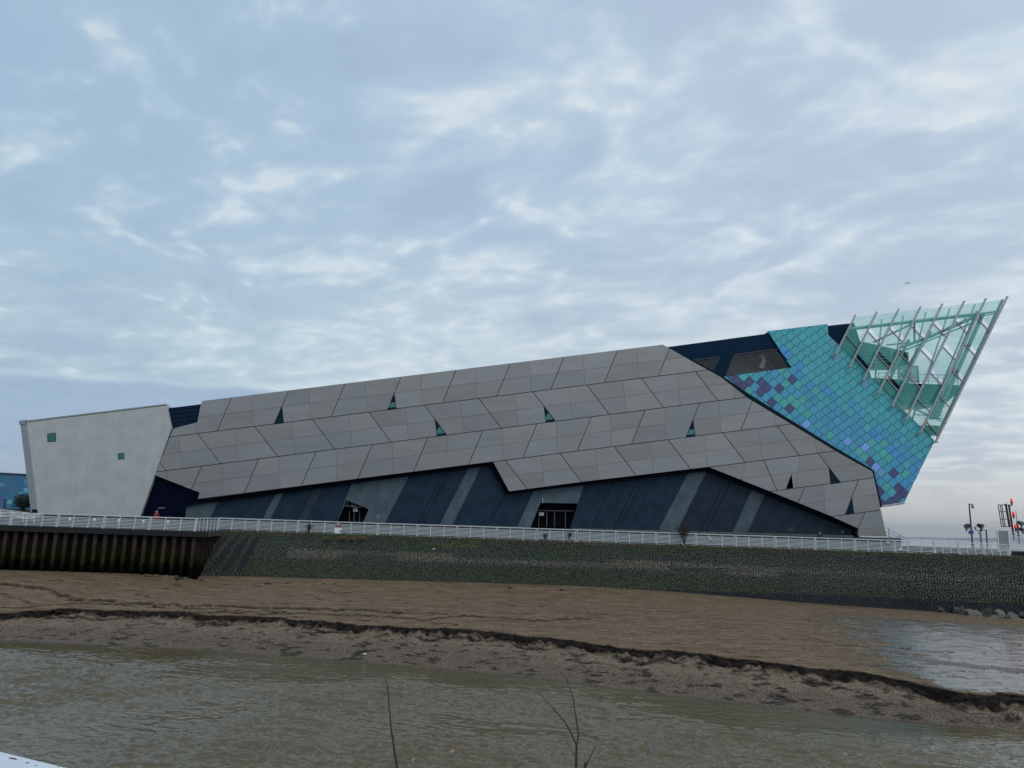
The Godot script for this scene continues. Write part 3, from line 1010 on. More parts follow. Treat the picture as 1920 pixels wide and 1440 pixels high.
	# slanted joints: [top x, top y, bottom x, bottom y, gap px]; each strip then has a tone
	var cuts := [[300, 940, 270, 1000, 0], [411, 940.6, 388, 982, 0.4], [516.7, 927.5, 488, 982, 0], [531, 925.6, 503, 982, 0.3], [586, 919, 553, 982, 1.0], [607, 915.6, 572, 982, 0.8], [659, 908, 630, 984, 0.2], [766.7, 893.3, 719, 986, 0.2], [831, 885, 783, 986, 0.9], [842, 884, 792, 986, 0.9], [877.8, 879.4, 823, 986, 0], [902, 876, 848, 986, 0.2], [949, 924, 915, 988, 0.9], [998.6, 924, 969, 990, 0.2], [1093.9, 912, 1067, 994, 0], [1150, 906, 1108, 992, 0.8], [1194, 900.5, 1151, 993, 0.9], [1207, 898, 1158, 995, 0.9], [1229, 895.5, 1178, 997, 0.7], [1290, 887, 1233, 997, 0], [1325, 883, 1268, 999, 0.2], [1359.5, 901, 1310, 1001, 1.0], [1369, 905, 1322, 1001, 1.0], [1409.4, 919, 1371, 1003, 0], [1434.4, 927.5, 1399, 1004, 0.2], [1511, 962, 1490, 1008, 0.7], [1640, 960, 1620, 1020, 0]]
	var tone := [1, 0, 1, 0, 0.35, 0, 1, 0, 0, 0, 1, 0, 0, 1.1, 0.1, 0.1, 0.05, 0.1, 0.1, 1, -0.2, -0.3, -0.2, 0.9, -0.2, -0.15]
	var doors := [P2([649.4, 937.5, 691.7, 954.6, 676, 990, 628, 990], zb), P2([1013.5, 942.7, 1083.3, 944, 1066, 1000, 990, 1000], zb)]
	var conc_t := ntex(512, 0.012, 4, 160, 0.84, 1.0)
	for k in cuts.size() - 1:
		var a: Array = cuts[k]
		var b: Array = cuts[k + 1]
		var ext := func(c: Array, up: bool, g: float) -> Vector2:
			var p := Vector2(c[0], c[1]); var q := Vector2(c[2], c[3])
			var r := p + (p - q) * 0.5 if up else q + (q - p) * 0.3
			return to_m(r + Vector2(g, 0), zb)
		var strip := PackedVector2Array([ext.call(a, true, a[4] * 0.5), ext.call(b, true, -b[4] * 0.5), ext.call(b, false, -b[4] * 0.5), ext.call(a, false, a[4] * 0.5)])
		for p in Geometry2D.intersect_polygons(strip, wall):
			var ps := [p]
			for d in doors:
				var nx3 := []
				for c in ps:
					nx3.append_array(Geometry2D.clip_polygons(c, d))
				ps = nx3
			for c in ps:
				if absf(area(c)) < 0.05:
					continue
				var m := MB.new()
				var t: float = tone[k]
				var proud := 0.06 if t >= 0.8 else 0.0
				m.prism(c, zb + proud, zb - 0.13, false, 0.01)
				var cm: StandardMaterial3D
				if t >= 0.8:
					cm = mat("pale_base_concrete_%d" % int(t * 10), lin(0.122 * t, 0.165 * t, 0.190 * t), 0.8, 0.0, conc_t, Vector3(0.10, 0.07, 1), false)
				elif t > 0.2:
					cm = mat("mid_base_concrete", lin(0.050, 0.072, 0.098), 0.8, 0.0, conc_t, Vector3(0.10, 0.07, 1), false)
				elif t > -0.12:
					cm = mat("dark_base_concrete", lin(0.032, 0.056, 0.086), 0.8, 0.0, conc_t, Vector3(0.10, 0.07, 1), false)
				else:
					cm = mat("slate_base_concrete", lin(0.036, 0.052, 0.076), 0.8, 0.0, conc_t, Vector3(0.10, 0.07, 1), false)
				cm.metallic_specular = 0.15
				part("concrete_lift", m, cm, bld)
	# black fascia under the cladding
	var fas := mat("black_fascia", lin(0.006, 0.009, 0.018), 0.5)
	var f1 := [[369.4, 930, 700, 888, 924.4, 860, 957, 920, 948, 926, 917, 872.5, 700, 901, 364, 945.5, 346, 950, 344, 985, 338, 985, 338, 946],
		[948, 926, 952, 917, 1092, 899, 1328.5, 872, 1444, 917, 1612, 985, 1611, 1014, 1598, 1014, 1601, 993, 1324, 883, 1092, 909.5]]
	for f in f1:
		var m := MB.new()
		m.prism(P2(f, -94.75), -94.75, -95.18)
		part("fascia", m, fas, bld)
	# shadow-gap trims beside the wing and along the tiles
	var tr := MB.new()
	tr.prism(P2([320, 802, 327, 800, 296, 890, 288, 892], -94.5), -94.5, -95.5)
	part("edge_trim", tr, fas, bld)
	tr = MB.new()
	tr.prism(P2([1296, 674, 1352, 703, 1405, 739, 1490, 792, 1573, 843, 1638.5, 881.5, 1653.5, 949, 1645, 951, 1630, 888, 1480, 800, 1340, 712], -94.4), -94.4, -95.05)
	part("edge_trim", tr, mat("dark_trim", lin(0.010, 0.020, 0.026), 0.35), bld)
	# --- doorways
	door(doors[0], zb, [[655, 985], [664, 985], [674, 985]], 0)
	door(doors[1], zb, [[1010, 988], [1025, 988], [1039.5, 988], [1060, 990]], 1)
	# kerb stones at the foot of the wall
	var kerb_m := mat("kerb_concrete", lin(0.16, 0.19, 0.19), 0.85, 0.0, ntex(256, 0.05, 4, 161, 0.7, 1.0), Vector3(0.4, 0.4, 0.4))
	var kx := 333.0
	while kx < 1590.0:
		var ln := rng.randf_range(22, 34)
		var y0 := lerpf(968.8, 1002.5, (kx - 333) / 1257.0)
		var y1 := lerpf(968.8, 1002.5, (kx + ln - 333) / 1257.0)
		if not (kx + ln > 995 and kx < 1060) and not (kx + ln > 632 and kx < 678):
			var m := MB.new()
			var a := U(kx, y0 + 1.5, -94.2)
			var b := U(kx + ln - 1.2, y1 + 1.5, -94.2)
			m.bar(a + Vector3(0, -0.3, 0), b + Vector3(0, -0.3, 0), 0.62, 0.4)
			part("kerb_stone", m, kerb_m, bld)
		kx += ln
	# painted mask and scrawls on the base wall
	var wp2 := mat("chalk_paint", lin(0.16, 0.21, 0.235), 0.9)
	var mk := MB.new()
	mk.prism(P2([704, 966.5, 706, 964.6, 709, 965.6, 712, 964.4, 714.3, 966.5, 713.2, 970, 710.5, 972, 709.3, 975.2, 708, 972, 705.3, 970], zb + 0.07), zb + 0.066, zb + 0.058)
	var mo := part("painted_mask", mk, wp2, bld)
	var ey := MB.new()
	for e in [[706.3, 967.6], [711.3, 967.4]]:
		ey.prism(P2([e[0], e[1] - 0.8, e[0] + 1.5, e[1] - 0.6, e[0] + 1.3, e[1] + 1.3, e[0] + 0.2, e[1] + 1.2], zb + 0.08), zb + 0.070, zb + 0.066)
	part("mask_eyes", ey, mats["pale_base_concrete_10"], mo)
	mk = MB.new()
	mk.prism(P2([697.5, 969, 699, 968, 700, 970, 699, 972, 697.5, 971], zb + 0.07), zb + 0.066, zb + 0.058)
	for e in [[1477, 990, 1479, 996], [1479, 996, 1481, 991], [1481, 991, 1483, 996], [1483, 996, 1485.5, 990], [1485.5, 990, 1488, 995]]:
		mk.bar(U(e[0], e[1], zb + 0.012), U(e[2], e[3], zb + 0.012), 0.06, 0.01)
	part("chalk_scrawl", mk, mat("faint_chalk", lin(0.10, 0.13, 0.15), 0.9), bld)
	mk = MB.new()
	mk.prism(P2([1577, 995.5, 1580, 994, 1583.3, 995.5, 1583, 1000, 1577, 1000], zb + 0.01), zb + 0.012, zb + 0.004)
	part("painted_patch", mk, mat("faint_chalk", Color.WHITE), bld)
	upper_right()

func area(p: PackedVector2Array) -> float:
	var s := 0.0
	for i in p.size():
		s += p[i].cross(p[(i + 1) % p.size()])
	return s / 2

func stain_tex() -> ImageTexture:
	# rain streaks and faint pour marks on white concrete
	var im := Image.create(512, 512, false, Image.FORMAT_RGB8)
	var a := noise(1.0, 4, 170)
	var b := noise(1.0, 4, 171)
	for y in 512:
		for x in 512:
			var s: float = a.get_noise_2d(x * 0.045, y * 0.003) * 0.5 + 0.5
			var l: float = b.get_noise_2d(x * 0.010, y * 0.012)
			var v := 0.95 + l * 0.05 - smoothstep(0.5, 0.9, s) * 0.03
			im.set_pixel(x, y, Color(v, v * 0.998, v * 0.99))
	return ImageTexture.create_from_image(im)

func door(poly: PackedVector2Array, zb: float, mull: Array, kind: int):
	var m := MB.new()
	m.prism(Geometry2D.offset_polygon(poly, 0.1)[0], zb - 1.3, zb - 1.5)
	var o := part("doorway", m, mat("doorway_black", lin(0.005, 0.005, 0.007), 0.6), bld)
	var rv := MB.new()
	for k in poly.size():
		var a := poly[k]
		var b := poly[(k + 1) % poly.size()]
		rv.quad(Vector3(a.x, a.y, zb - 1.3), Vector3(b.x, b.y, zb - 1.3), Vector3(b.x, b.y, zb - 0.12), Vector3(a.x, a.y, zb - 0.12))
	part("door_reveal", rv, mat("doorway_reveal", lin(0.015, 0.02, 0.026), 0.7), o)
	var fm := mat("door_frame_steel", lin(0.10, 0.105, 0.11), 0.4, 0.3)
	for q in mull:
		var f := MB.new()
		f.bar(U(q[0], q[1], zb - 1.2), U(q[0] + 0.3, 958 if kind == 0 else 956.5, zb - 1.2), 0.12, 0.1)
		part("mullion", f, fm, o)
	var pale := mat("pale_metal", lin(0.42, 0.45, 0.47), 0.5)
	var s := MB.new()
	if kind == 0:
		for e in [[644.5, 948.5, 667, 949], [651, 940, 651, 948.5], [660, 943.8, 660.5, 948.8], [666.5, 946, 667, 949], [650, 938, 667, 944.5], [660, 950.7, 677, 950.7]]:
			s.bar(U(e[0], e[1], zb - 0.1), U(e[2], e[3], zb - 0.1), 0.05, 0.05)
		part("canopy_frame", s, mat("canopy_steel", lin(0.20, 0.22, 0.24), 0.5), o)
		s = MB.new()
		s.prism(P2([662, 953.5, 670.8, 953.2, 670.8, 959.5, 662, 959.5], zb - 0.5), zb - 0.5, zb - 0.55)
		part("notice", s, pale, o)
	else:
		s.bar(U(1009, 957, zb - 1.2), U(1076, 958, zb - 1.2), 0.12, 0.1)
		part("transom", s, fm, o)
		s = MB.new()
		s.prism(P2([1011.5, 960.8, 1019.8, 960.8, 1019.6, 967, 1011.2, 967], zb - 0.5), zb - 0.5, zb - 0.55)
		part("notice", s, pale, o)
		s = MB.new()
		s.tube(U(1017.4, 943.4, zb + 0.2), U(1017.2, 934.3, zb + 0.2), 0.06, 0.06)
		part("vent_pipe", s, pale, o)

func upper_right():
	# navy roof strip and the raking windows under it
	var zn := -95.3
	var nv: Material = mats["navy_panel"]
	var s := MB.new()
	s.prism(P2([1246, 651.4, 1440, 625.4, 1446, 625, 1462, 655, 1377.5, 665.2, 1360.6, 704, 1330, 706, 1334.7, 698.5, 1348.6, 669.4, 1298, 675.8, 1280, 680], zn), zn, -118)
	part("navy_roof_strip", s, nv, bld)
	var pane := glass("window_glass", lin(0.10, 0.11, 0.115), 0.12)
	var bar_m := mat("window_bar", lin(0.05, 0.055, 0.06), 0.4)
	# a shallow lit-from-outside room behind
	var room := MB.new()
	var rp := P2([1270, 668, 1500, 640, 1500, 700, 1310, 716], -99.5)
	room.prism(rp, -99.5, -99.8)
	part("room_back_wall", room, mat("brown_room", lin(0.40, 0.34, 0.28), 0.6, 0.0, ntex(256, 0.03, 4, 180, 0.35, 1.0), Vector3(0.3, 0.3, 0.3)), bld)
	var cb2 := MB.new()
	cb2.tube(U(1428, 690, -98.0), U(1433, 672, -97.6), 0.4, 0.25); cb2.tube(U(1433, 672, -97.6), U(1422, 660, -98.2), 0.25, 0.6)
	part("pale_room_shape", cb2, mat("pale_shape", lin(0.85, 0.80, 0.72), 0.5), bld)  # pale bent shape behind the pane, for its bright swirl
	for w in [[[1292, 676.6, 1348.6, 669.4, 1334.7, 698.3, 1320, 700]], [[1377.5, 665, 1462, 654.2, 1486, 689.4, 1360.8, 704]]]:
		var m := MB.new()
		m.prism(P2(w[0], zn - 0.15), zn - 0.15, zn - 0.18)
		var o := part("raking_window", m, pane, bld)
		var fr := MB.new()
		var n: int = w[0].size()
		for k in range(0, n, 2):
			fr.bar(U(w[0][k], w[0][k + 1], zn - 0.05), U(w[0][(k + 2) % n], w[0][(k + 3) % n], zn - 0.05), 0.1, 0.2)
		part("window_frame", fr, bar_m, o)
		if n == 8 and w[0][0] > 1350:
			for e in [[1407, 661, 1395, 700], [1440, 657, 1428, 696]]:
				var b := MB.new()
				b.bar(U(e[0], e[1], zn - 0.08), U(e[2], e[3], zn - 0.08), 0.07, 0.08)
				part("window_bar", b, bar_m, o)
	# --- tile field
	var zt := -95.0
	var field := P2([1440.3, 620.5, 1551.7, 607.3, 1553.2, 628.6, 1576.2, 649.5, 1752.4, 825.7, 1748, 836, 1695.7, 942.2, 1650.3, 948.2, 1633, 886, 1480, 795, 1345, 707, 1352.5, 706.7, 1484.4, 689.4, 1441.5, 624], zt)
	var bk := MB.new()
	bk.prism(Geometry2D.offset_polygon(field, -0.03)[0], zt - 0.06, -100.0)
	part("tile_backing", bk, mat("tile_backing", lin(0.030, 0.085, 0.105), 0.7), bld)
	var body := MB.new()
	body.prism(P2([1440.3, 622, 1550, 609, 1576.2, 652, 1735, 812, 1690, 935, 1650.3, 940, 1633, 886, 1480, 795, 1345, 710, 1484.4, 691, 1441.5, 626], zt - 0.07), -99.9, -104)
	part("prow_body", body, mats["dark_recess"], bld)
	var org := Vector2(1589.6, 827.3)
	var ds := Vector2(10.55, 9.75)
	var dj := Vector2(12.3, -8.3)
	var hs := ds * 0.5
	var hp := Vector2(9.95, -10.75) * 0.5
	var purple := [[1, 60, 250], [1, 200, 260], [1, 290, 310], [1, 370, 400], [1, 500, 300], [1, 730, 310], [1, 820, 420], [1, 710, 510], [1, 1050, 440], [1, 1290, 285], [1, 925, 690], [1, 1245, 800], [2, 790, 640], [2, 1215, 850], [2, 980, 1170], [2, 920, 1070], [2, 1300, 1110], [2, 1400, 1210], [2, 1290, 1290], [2, 970, 1320], [2, 1160, 1360], [2, 1050, 1400]]
	var green := [[1, 490, 480], [1, 410, 250], [1, 1170, 365], [1, 1040, 615], [1, 1135, 705], [1, 1255, 620], [1, 1360, 730], [1, 1560, 920], [2, 820, 290], [2, 590, 440], [2, 685, 535], [2, 1020, 490], [2, 1120, 570], [2, 1080, 1100], [2, 1430, 860], [2, 70, 140], [2, 1020, 300], [1, 1470, 640], [1, 1090, 150], [1, 1715, 490]]
	var blue := [[3, 360, 510], [3, 440, 610], [3, 650, 790], [3, 840, 1170], [3, 1160, 1270], [2, 830, 125], [2, 940, 215], [2, 1130, 400], [2, 1240, 490], [2, 1330, 580], [2, 1560, 780], [2, 1430, 1030], [2, 1530, 930], [3, 640, 970]]
	var peri := [[1, 1550, 1095], [2, 380, 262], [2, 703, 372], [2, 890, 740]]
	var pale := [[2, 990, 833], [3, 1240, 415], [3, 1325, 690], [3, 1840, 1160]]  # last two: a greyish reflection painted into the tile colour
	var near := func(list: Array, p: Vector2) -> bool:
		for e in list:
			var o: Vector2 = [Vector2(), Vector2(1350, 680), Vector2(1550, 800), Vector2(1430, 600)][e[0]]
			if p.distance_to(o + Vector2(e[1], e[2]) / 9.6) < 7.2:
				return true
		return false
	var rng := RandomNumberGenerator.new()
	rng.seed = 77
	var tm := mat("glazed_tile", Color(1, 1, 1), 0.32, 0.0, null, Vector3.ONE, false, true)
	tm.clearcoat_enabled = true; tm.clearcoat = 0.3; tm.clearcoat_roughness = 0.12
	var count := 0
	for j in range(-16, 22):
		for i in range(-34, 16):
			var ct := org + ds * i + dj * j
			var q := PackedVector2Array()
			for e in [[-1, -1], [1, -1], [1, 1], [-1, 1]]:
				q.append(to_m(ct + hs * e[0] * 0.925 + hp * e[1] * 0.96, zt))
			var kept := Geometry2D.intersect_polygons(q, field)
			if kept.is_empty() or absf(area(kept[0])) < 0.05:
				continue
			# distance from the edge of the grey cladding, in pixels of the photograph
			var d: float = (ct - Vector2(1352.5, 706.7)).dot(Vector2(0.52, -0.854))
			var c := Color(0.072, 0.440, 0.500)
			var edge: float = 76.0 + rng.randf_range(-22, 22)
			if d < edge:
				c = Color(0.070, 0.370, 0.570) if rng.randf() < 0.84 else Color(0.070, 0.440, 0.510)
			if near.call(purple, ct):
				c = Color(0.070, 0.078, 0.210)
			elif near.call(peri, ct):
				c = Color(0.220, 0.460, 0.950)
			elif near.call(pale, ct):
				c = Color(0.150, 0.390, 0.560)
			elif near.call(green, ct):
				c = Color(0.085, 0.470, 0.440)
			elif near.call(blue, ct):
				c = Color(0.065, 0.330, 0.660)
			var tn := rng.randf_range(0.93, 1.07)
			for kp in kept:
				if absf(area(kp)) < 0.03:
					continue
				var m := MB.new()
				m.col = Color(c.r * tn, c.g * tn, c.b * tn)
				m.prism(kp, 0.0, -0.055, false, 0.012)
				# each tile sits a touch out of true
				var ctr := to_m(ct, zt)
				var tx := rng.randf_range(-0.012, 0.012)
				var ty := rng.randf_range(-0.004, 0.020)
				for e in m.v.size():
					m.v[e].z += zt + (m.v[e].x - ctr.x) * tx + (m.v[e].y - ctr.y) * ty
				for e in m.n.size():
					m.n[e] = (m.n[e] - Vector3(tx, ty, 0) * m.n[e].z).normalized()
				part("facade_tile", m, tm, bld)
				count += 1
	# pale drip trim under the lowest tiles
	var dr := MB.new()
	for e in [[1651, 949.3, 1664.5, 947.4], [1666, 947.2, 1680.5, 945.1], [1682, 944.9, 1694.5, 943.1]]:
		dr.bar(U(e[0], e[1] + 0.9, zt - 0.3), U(e[2], e[3] + 0.9, zt - 0.3), 0.16, 0.5)
	part("drip_trim", dr, mat("pale_metal", Color.WHITE), bld)
	# navy parapet wall behind the top of the tiles
	var np := MB.new()
	np.prism(P2([1545, 611.5, 1601.6, 605.5, 1629.5, 692, 1640, 735, 1600, 690, 1570, 655, 1545, 630], -95.6), -95.6, -97.5)
	part("navy_parapet", np, nv, bld)

func prow():
	# glazed look-out at the tip: raking fins in front, panes, truss, deck, and the far face that meets them at the tip
	var zg := -94.75
	var steel := mat("pale_steel", lin(0.40, 0.42, 0.42), 0.45, 0.0)
	var tube_m := mat("painted_tube", lin(0.27, 0.33, 0.35), 0.45, 0.0)
	var green := glass("green_glass", lin(0.03, 0.72, 0.58), 0.185)
	var clear := glass("clear_glass", lin(0.2, 0.9, 0.75), 0.03)
	var tops := [[1603.8, 591], [1644, 584.8], [1685, 579.6], [1726, 575], [1766.7, 570], [1808, 564.6], [1848.5, 559.8], [1889, 555.6]]
	var bots := [[1566, 665], [1593, 688], [1618, 713], [1646.5, 737], [1672.5, 761], [1698.5, 787], [1725.6, 811], [1753.8, 829.6]]
	var fit := mat("glass_fitting", lin(0.55, 0.57, 0.58), 0.35, 0.4)
	for k in 8:
		var a := U(tops[k][0], tops[k][1], zg + 0.45)
		var b := U(bots[k][0], bots[k][1], zg + 0.35)
		var m := MB.new()
		m.bar(a, b, 0.15, 0.34)
		var o := part("glazing_fin", m, steel, bld)
		var ft := MB.new()
		ft.bar(b + Vector3(-0.25, -0.18, -0.45), b + Vector3(0.05, 0.05, 0.0), 0.12, 0.2)
		ft.tube(b + Vector3(0.05, 0.02, -0.1), b + Vector3(0.42, 0.05, -0.1), 0.06, 0.09)
		part("fin_bracket", ft, steel, o)
		var st := MB.new()
		var n := int(a.distance_to(b) / 0.78)
		for i in range(1, n):
			var p := a.lerp(b, float(i) / n)
			st.tube(p + Vector3(0.05, 0, -0.15), p + Vector3(0.34, -0.03, -0.30), 0.035, 0.05, 5)
		part("spider_fittings", st, fit, o)
	# inner tip post
	var tp := MB.new()
	tp.bar(U(1879.8, 562, zg - 0.2), U(1756.5, 818, zg - 0.3), 0.22, 0.3)
	part("tip_post", tp, mat("tip_post_steel", lin(0.30, 0.36, 0.35), 0.4, 0.2), bld)
	# transoms at right angles to the fins, and the panes between them
	var lev := [0.0, 35.8, 84.4, 132.7, 181.0, 229.6, 275.0]
	# glass outline: follows top edge and the tiles' upper edge
	var outl := P2([1604.8, 594, 1879.8, 561.5, 1756, 818, 1750, 822, 1576, 649], zg)
	for k in 7:
		var ta := Vector2(tops[k][0], tops[k][1]); var ba := Vector2(bots[k][0], bots[k][1])
		var tb := Vector2(tops[k + 1][0], tops[k + 1][1]); var bb := Vector2(bots[k + 1][0], bots[k + 1][1])
		var da := (ba - ta) / (ba.y - ta.y)
		var db := (bb - tb) / (bb.y - tb.y)
		for i in lev.size() - 1:
			# a transom drops by 27 px across a bay
			var p0: Vector2 = ta + da * lev[i] if i else ta - da * 30
			var p1: Vector2 = tb + db * (lev[i] + 27.0 - (tb.y - ta.y)) if i else tb - db * 30
			var open_gap: float = 7.5 if k > 0 and i < 4 and (tb + db * lev[i + 1]).y < 735.0 else 0.0      # a clear strip is left open above each transom
			var q0: Vector2 = ta + da * (lev[i + 1] - open_gap)
			var q1: Vector2 = tb + db * (lev[i + 1] - open_gap + 27.0 - (tb.y - ta.y))
			var quad := PackedVector2Array([to_m(p0, zg), to_m(p1, zg), to_m(q1, zg), to_m(q0, zg)])
			for pc in Geometry2D.intersect_polygons(quad, outl):
				for c in Geometry2D.offset_polygon(pc, -0.02, Geometry2D.JOIN_MITER):
					if absf(area(c)) < 0.15:
						continue
					var m := MB.new()
					m.prism(c, zg, zg - 0.03, true)
					part("glass_pane", m, green, bld)
			if i > 0 and p0.y < ba.y - 2 and p1.y < bb.y + 4:
				var tmb := MB.new()
				tmb.bar(U(p0.x, p0.y, zg + 0.12), U(p1.x, p1.y, zg + 0.12), 0.11, 0.12)
				part("transom", tmb, tube_m if i < 3 or k > 4 else steel, bld)
	# far face: from the tip back to the left
	var tipT := U(1878, 563, zg - 0.4); var tipB := U(1757, 815, zg - 0.4)
	var farT := U(1615, 604, -112.0); var farB := U(1610, 800, -112.0)
	for k in 6:
		var f0 := k / 6.0
		var f1 := (k + 1) / 6.0
		var m := MB.new()
		var a := tipT.lerp(farT, f0); var b := tipT.lerp(farT, f1); var c := tipB.lerp(farB, f1); var d := tipB.lerp(farB, f0)
		var th := (b - a).cross(d - a).normalized() * 0.03
		m.quad(b, c, d, a); m.quad(a - th, d - th, c - th, b - th)
		m.quad(a, d, d - th, a - th); m.quad(b - th, c - th, c, b); m.quad(a - th, b - th, b, a); m.quad(d, c, c - th, d - th)
		part("far_pane", m, clear, bld)
		var fm := MB.new()
		fm.bar(a, d, 0.14, 0.2)
		if k > 0:
			part("far_mullion", fm, steel, bld)
	# roof truss of tubes inside the glass
	var zi := zg - 0.7
	var t := MB.new()
	t.tube(U(1591, 617, zi), U(1833, 589, zi), 0.22, 0.22, 10); t.tube(U(1833, 589, zi), U(1876, 583, zi), 0.14, 0.12, 10)
	part("top_chord", t, tube_m, bld)
	t = MB.new()
	t.tube(U(1687, 652, zi - 1.2), U(1742, 632, zi - 0.6), 0.20, 0.2, 10); t.tube(U(1742, 632, zi - 0.6), U(1832, 592, zi), 0.2, 0.2, 10)
	part("lower_chord", t, tube_m, bld)
	t = MB.new()
	t.tube(U(1637, 642, zi - 1), U(1711, 607, zi), 0.11, 0.11)
	t.tube(U(1662, 647, zi - 1.5), U(1706, 642, zi - 1), 0.10, 0.10)
	t.tube(U(1698, 656, zi - 2), U(1820, 607, zi - 1), 0.09, 0.09)
	t.tube(U(1714.5, 605, zi), U(1714.5, 640, zi - 0.9), 0.13, 0.13)
	t.tube(U(1809, 591, zi), U(1809, 602, zi), 0.10, 0.10)
	t.tube(U(1835, 593, zi), U(1871, 588, zi), 0.07, 0.07)
	part("truss_braces", t, tube_m, bld)
	for e in [[1833, 585, 1746, 785, 0.25, 0], [1843, 588, 1755, 785, 0.26, 1], [1744, 622, 1692, 705, 0.24, 0], [1704, 637, 1668, 712, 0.2, 1]]:
		var m := MB.new()
		m.tube(U(e[0], e[1], zi - 0.3), U(e[2], e[3], zi - 0.3), e[4], e[4], 10)
		part("raking_column", m, tube_m if e[5] == 0 else mat("pale_column", lin(0.26, 0.34, 0.33), 0.45), bld)
	# viewing deck, its guard rail and the storey under it
	var deck := MB.new()
	deck.prism(P2([1640, 718, 1660, 717.2, 1804, 722.3, 1800, 735, 1690, 734, 1656, 727], -96.2), -96.2, -104.0, true)
	part("viewing_deck", deck, mat("deck_dark", lin(0.010, 0.018, 0.028), 0.6), bld)
	var und := MB.new()
	und.prism(P2([1676, 734, 1798, 736, 1780, 750, 1778, 753, 1698, 757, 1690, 749], -96.8), -96.8, -103.5, true)
	part("under_deck_beam", und, mat("deep_green_glass", lin(0.030, 0.062, 0.066), 0.3), bld)
	var sof := MB.new()
	sof.prism(P2([1690, 755.5, 1776, 750.5, 1774, 754.5, 1694, 759.5], -96.6), -96.6, -97.4, true)
	part("soffit_edge", sof, mat("soffit_dark", lin(0.018, 0.03, 0.032), 0.5), bld)
	var lt := MB.new()
	lt.ball(U(1737, 752.5, -96.5), Vector3(0.13, 0.09, 0.05), 8, 6)
	part("soffit_lamp", lt, mat("pale_lamp", lin(0.85, 0.85, 0.82), 0.4), bld)
	var lf := MB.new()
	lf.prism(P2([1733, 797, 1762, 798.5, 1754, 816, 1744, 806], -95.8), -95.8, -99.0, true)
	part("lower_floor", lf, mats["deck_dark"], bld)
	# lower storey lattice
	var lat := MB.new()
	for e in [[1694, 757, 1742, 780], [1716, 766.5, 1772, 762], [1720, 768, 1775, 795], [1713, 777.5, 1765, 779.5], [1768, 785, 1745, 785]]:
		lat.tube(U(e[0], e[1], -96.4), U(e[2], e[3], -96.4), 0.07, 0.07, 6)
	part("lower_lattice", lat, tube_m, bld)
	var gr := MB.new()
	for k in 9:
		var x := 1648.0 + k * 18.5
		var yy := 717.0 + (x - 1648) * 0.033
		gr.tube(U(x, yy, -96.1), U(x - 0.6, yy - 18.0, -96.1), 0.05, 0.05, 6)
	for h in [18.0, 12.0, 6.0]:
		gr.tube(U(1640, 717 - h, -96.1), U(1798, 722 - h, -96.1), 0.028 if h < 18 else 0.045, 0.028 if h < 18 else 0.045, 6)
	part("deck_rail", gr, tube_m, bld)
	# louvred plant room and glazed lobby on the deck
	var lv := MB.new()
	lv.prism(P2([1616, 640, 1701, 660, 1702, 684, 1632, 684, 1626, 676], -97.4), -97.4, -101.0, true)
	part("plant_room", lv, mat("plant_room_green", lin(0.045, 0.085, 0.085), 0.4), bld)
	for k in 6:
		var sl := MB.new()
		var y := 647 + k * 6.4
		var xl := 1617.0 + k * 2.2
		sl.bar(U(maxf(xl, 1618.0), y - 3.2 + k * 0.7, -97.3), U(1701, maxf(y + 5 - k * 1.2, 662), -97.3), 0.13, 0.12)
		part("louvre_blade", sl, mat("louvre_pale", lin(0.15, 0.22, 0.21), 0.4), bld)
	var lob := MB.new()
	lob.prism(P2([1684, 687, 1720, 687, 1722.5, 718, 1686, 718], -97.2), -97.2, -97.26, true)
	part("lobby_glass", lob, glass("lobby_glass", lin(0.10, 0.28, 0.26), 0.45), bld)
	var lo2 := MB.new()
	for e in [[1684, 687, 1720.5, 687], [1720.5, 687, 1722.5, 718], [1702, 660, 1703, 718], [1684, 687, 1685, 718], [1641, 648, 1642, 718], [1671, 655, 1672, 718]]:
		lo2.bar(U(e[0], e[1], -97.1), U(e[2], e[3], -97.1), 0.16, 0.14)
	for k in 4:
		lo2.bar(U(1686, 692 + k * 7, -97.1), U(1702, 692 + k * 7, -97.1), 0.1, 0.1)
	part("lobby_frame", lo2, tube_m, bld)
	var pl := MB.new()
	pl.prism(P2([1640, 708, 1684, 711, 1700, 718, 1648, 718], -97.0), -97.0, -98.0, true)
	part("deck_furniture", pl, mat("deck_furniture", lin(0.02, 0.045, 0.045), 0.6), bld)

